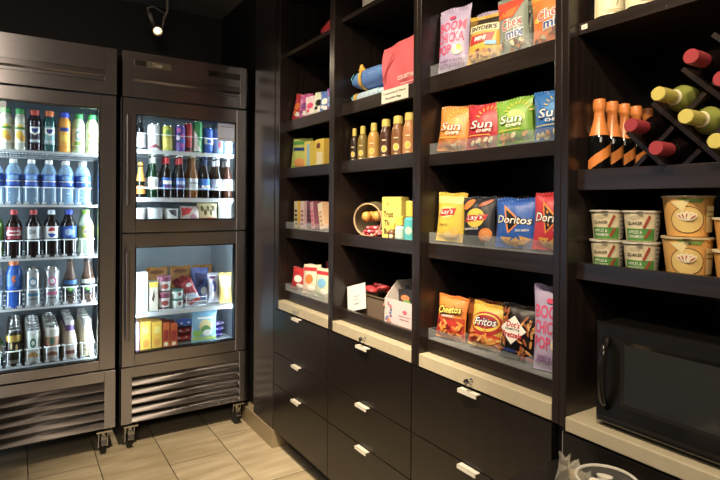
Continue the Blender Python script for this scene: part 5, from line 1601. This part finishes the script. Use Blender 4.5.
# lower door, floor of the cabinet
carton('frozen_box', 'pink and purple box at the left edge of the cabinet floor', '#d8a8c0', .030, .12, .160, (.5415, 3.075, ze), lambda p: p.rect(-1, .5, 1, .8, m('#a8a0c0', .5)), group='boxes on the cabinet floor')
for i, (x, w_, h_, c1, lb) in enumerate(((.590, .054, .160, '#f0be1c', 'bright yellow box, left of the yellow pair'), (.648, .054, .154, '#f0be1c', 'bright yellow box, right of the yellow pair'))):
    carton('frozen_box', lb, c1, w_, .12, h_, (x, 3.078, ze), lambda p: p.rect(-.6, .58, .6, .82, m('#f6dc6a', .5)).ell(0, .25, .6, .14, m('#e89a1c', .5)), group='boxes on the cabinet floor', side='#e8ae1a', top='#d8a040')
for i, (x, w_, h_, c1, lb) in enumerate(((.698, .038, .142, '#dc6a1c', 'orange box next to the yellow pair'), (.741, .038, .132, '#d25a1a', 'orange red box beside the blue packets'))):
    carton('frozen_box', lb, c1, w_, .12, h_, (x, 3.080, ze), lambda p: p.rect(-.7, .3, .7, .7, m('#a8281e', .5)).ell(0, .15, .6, .08, CRM), group='boxes on the cabinet floor', side='#a83a1a', top='#b84a1a')
def lying(lb, col, x, y, z, sx, sy, sz, rz, c2, grp, cat='packet'):
    b = MB(); pillow(b, (0, 0, sz), sx, sy, sz, film(col), 4, 2.2, 20, 10, .03, x * 9)
    o = b.build('foil_packet', None, 0, (x, y, z), (0, 0, rz)); tag(o, lb, cat, grp)
    b = MB()
    for k in range(5):
        xx = -sx * .7 + k * sx * .35
        b.ball((xx, -sy * .86, sz * (1.05 + .25 * (-1) ** k)), sx * .15, sy * .13, sz * .35, m(c2[k % len(c2)], .4), 10, 6)
    b.build('print_patch', o)
for k, (lb, col, c2) in enumerate((('red foil packet, lowest of the stack on the cabinet floor', '#b8343c', ['#e8d8d8', '#d8544a']), ('dark red foil packet, second of the stack on the cabinet floor', '#a02a34', ['#e8c8c8', '#c84a4a']), ('blue and white foil packet on top of the red ones', '#2f6ad0', ['#e8f0f8', '#7fb0ee']))):
    lying(lb, col, (.830 + .004 * k), 3.205, ze + .0005 + .0425 * k, (.060), .055, .0195, .05 * k, c2, 'packets stacked on the cabinet floor')
bag('frozen_pouch', 'light blue and green pouch standing in front on the cabinet floor', '#7fb8d8', .150, .182, .045, (.914, 3.092, ze), lambda p: p.rect(-.95, .05, .95, .18, m('#b8cf5a', .4)).ell(.05, .52, .55, .2, m('#d8c48a', .4)).ell(.05, .40, .4, .14, m('#5a8a4a', .4)).ell(.2, .30, .4, .1, m('#e0e0da', .4)).rect(-.6, .74, .6, .80, WHT).poly([(-.95, .2), (-.4, .2), (-.2, .36), (-.95, .4)], m('#8fc04a', .4)), 0, -.08, .03, cat='pouch')
for k, (lb, col) in enumerate((('purple packet lying lowest at the right of the cabinet floor', '#4a3a9a'), ('purple packet lying on the lowest one at the right of the cabinet floor', '#5a48b0'), ('violet and white packet lying on top at the right of the cabinet floor', '#8a7ac0'))):
    lying(lb, col, 1.018 - .004 * k, 3.23 + .01 * k, ze + .0005 + .0305 * k, .050, .080, .0145, .2 * k - .2, ['#d8d0f0', '#2a1f6a'], 'purple packets on the cabinet floor')
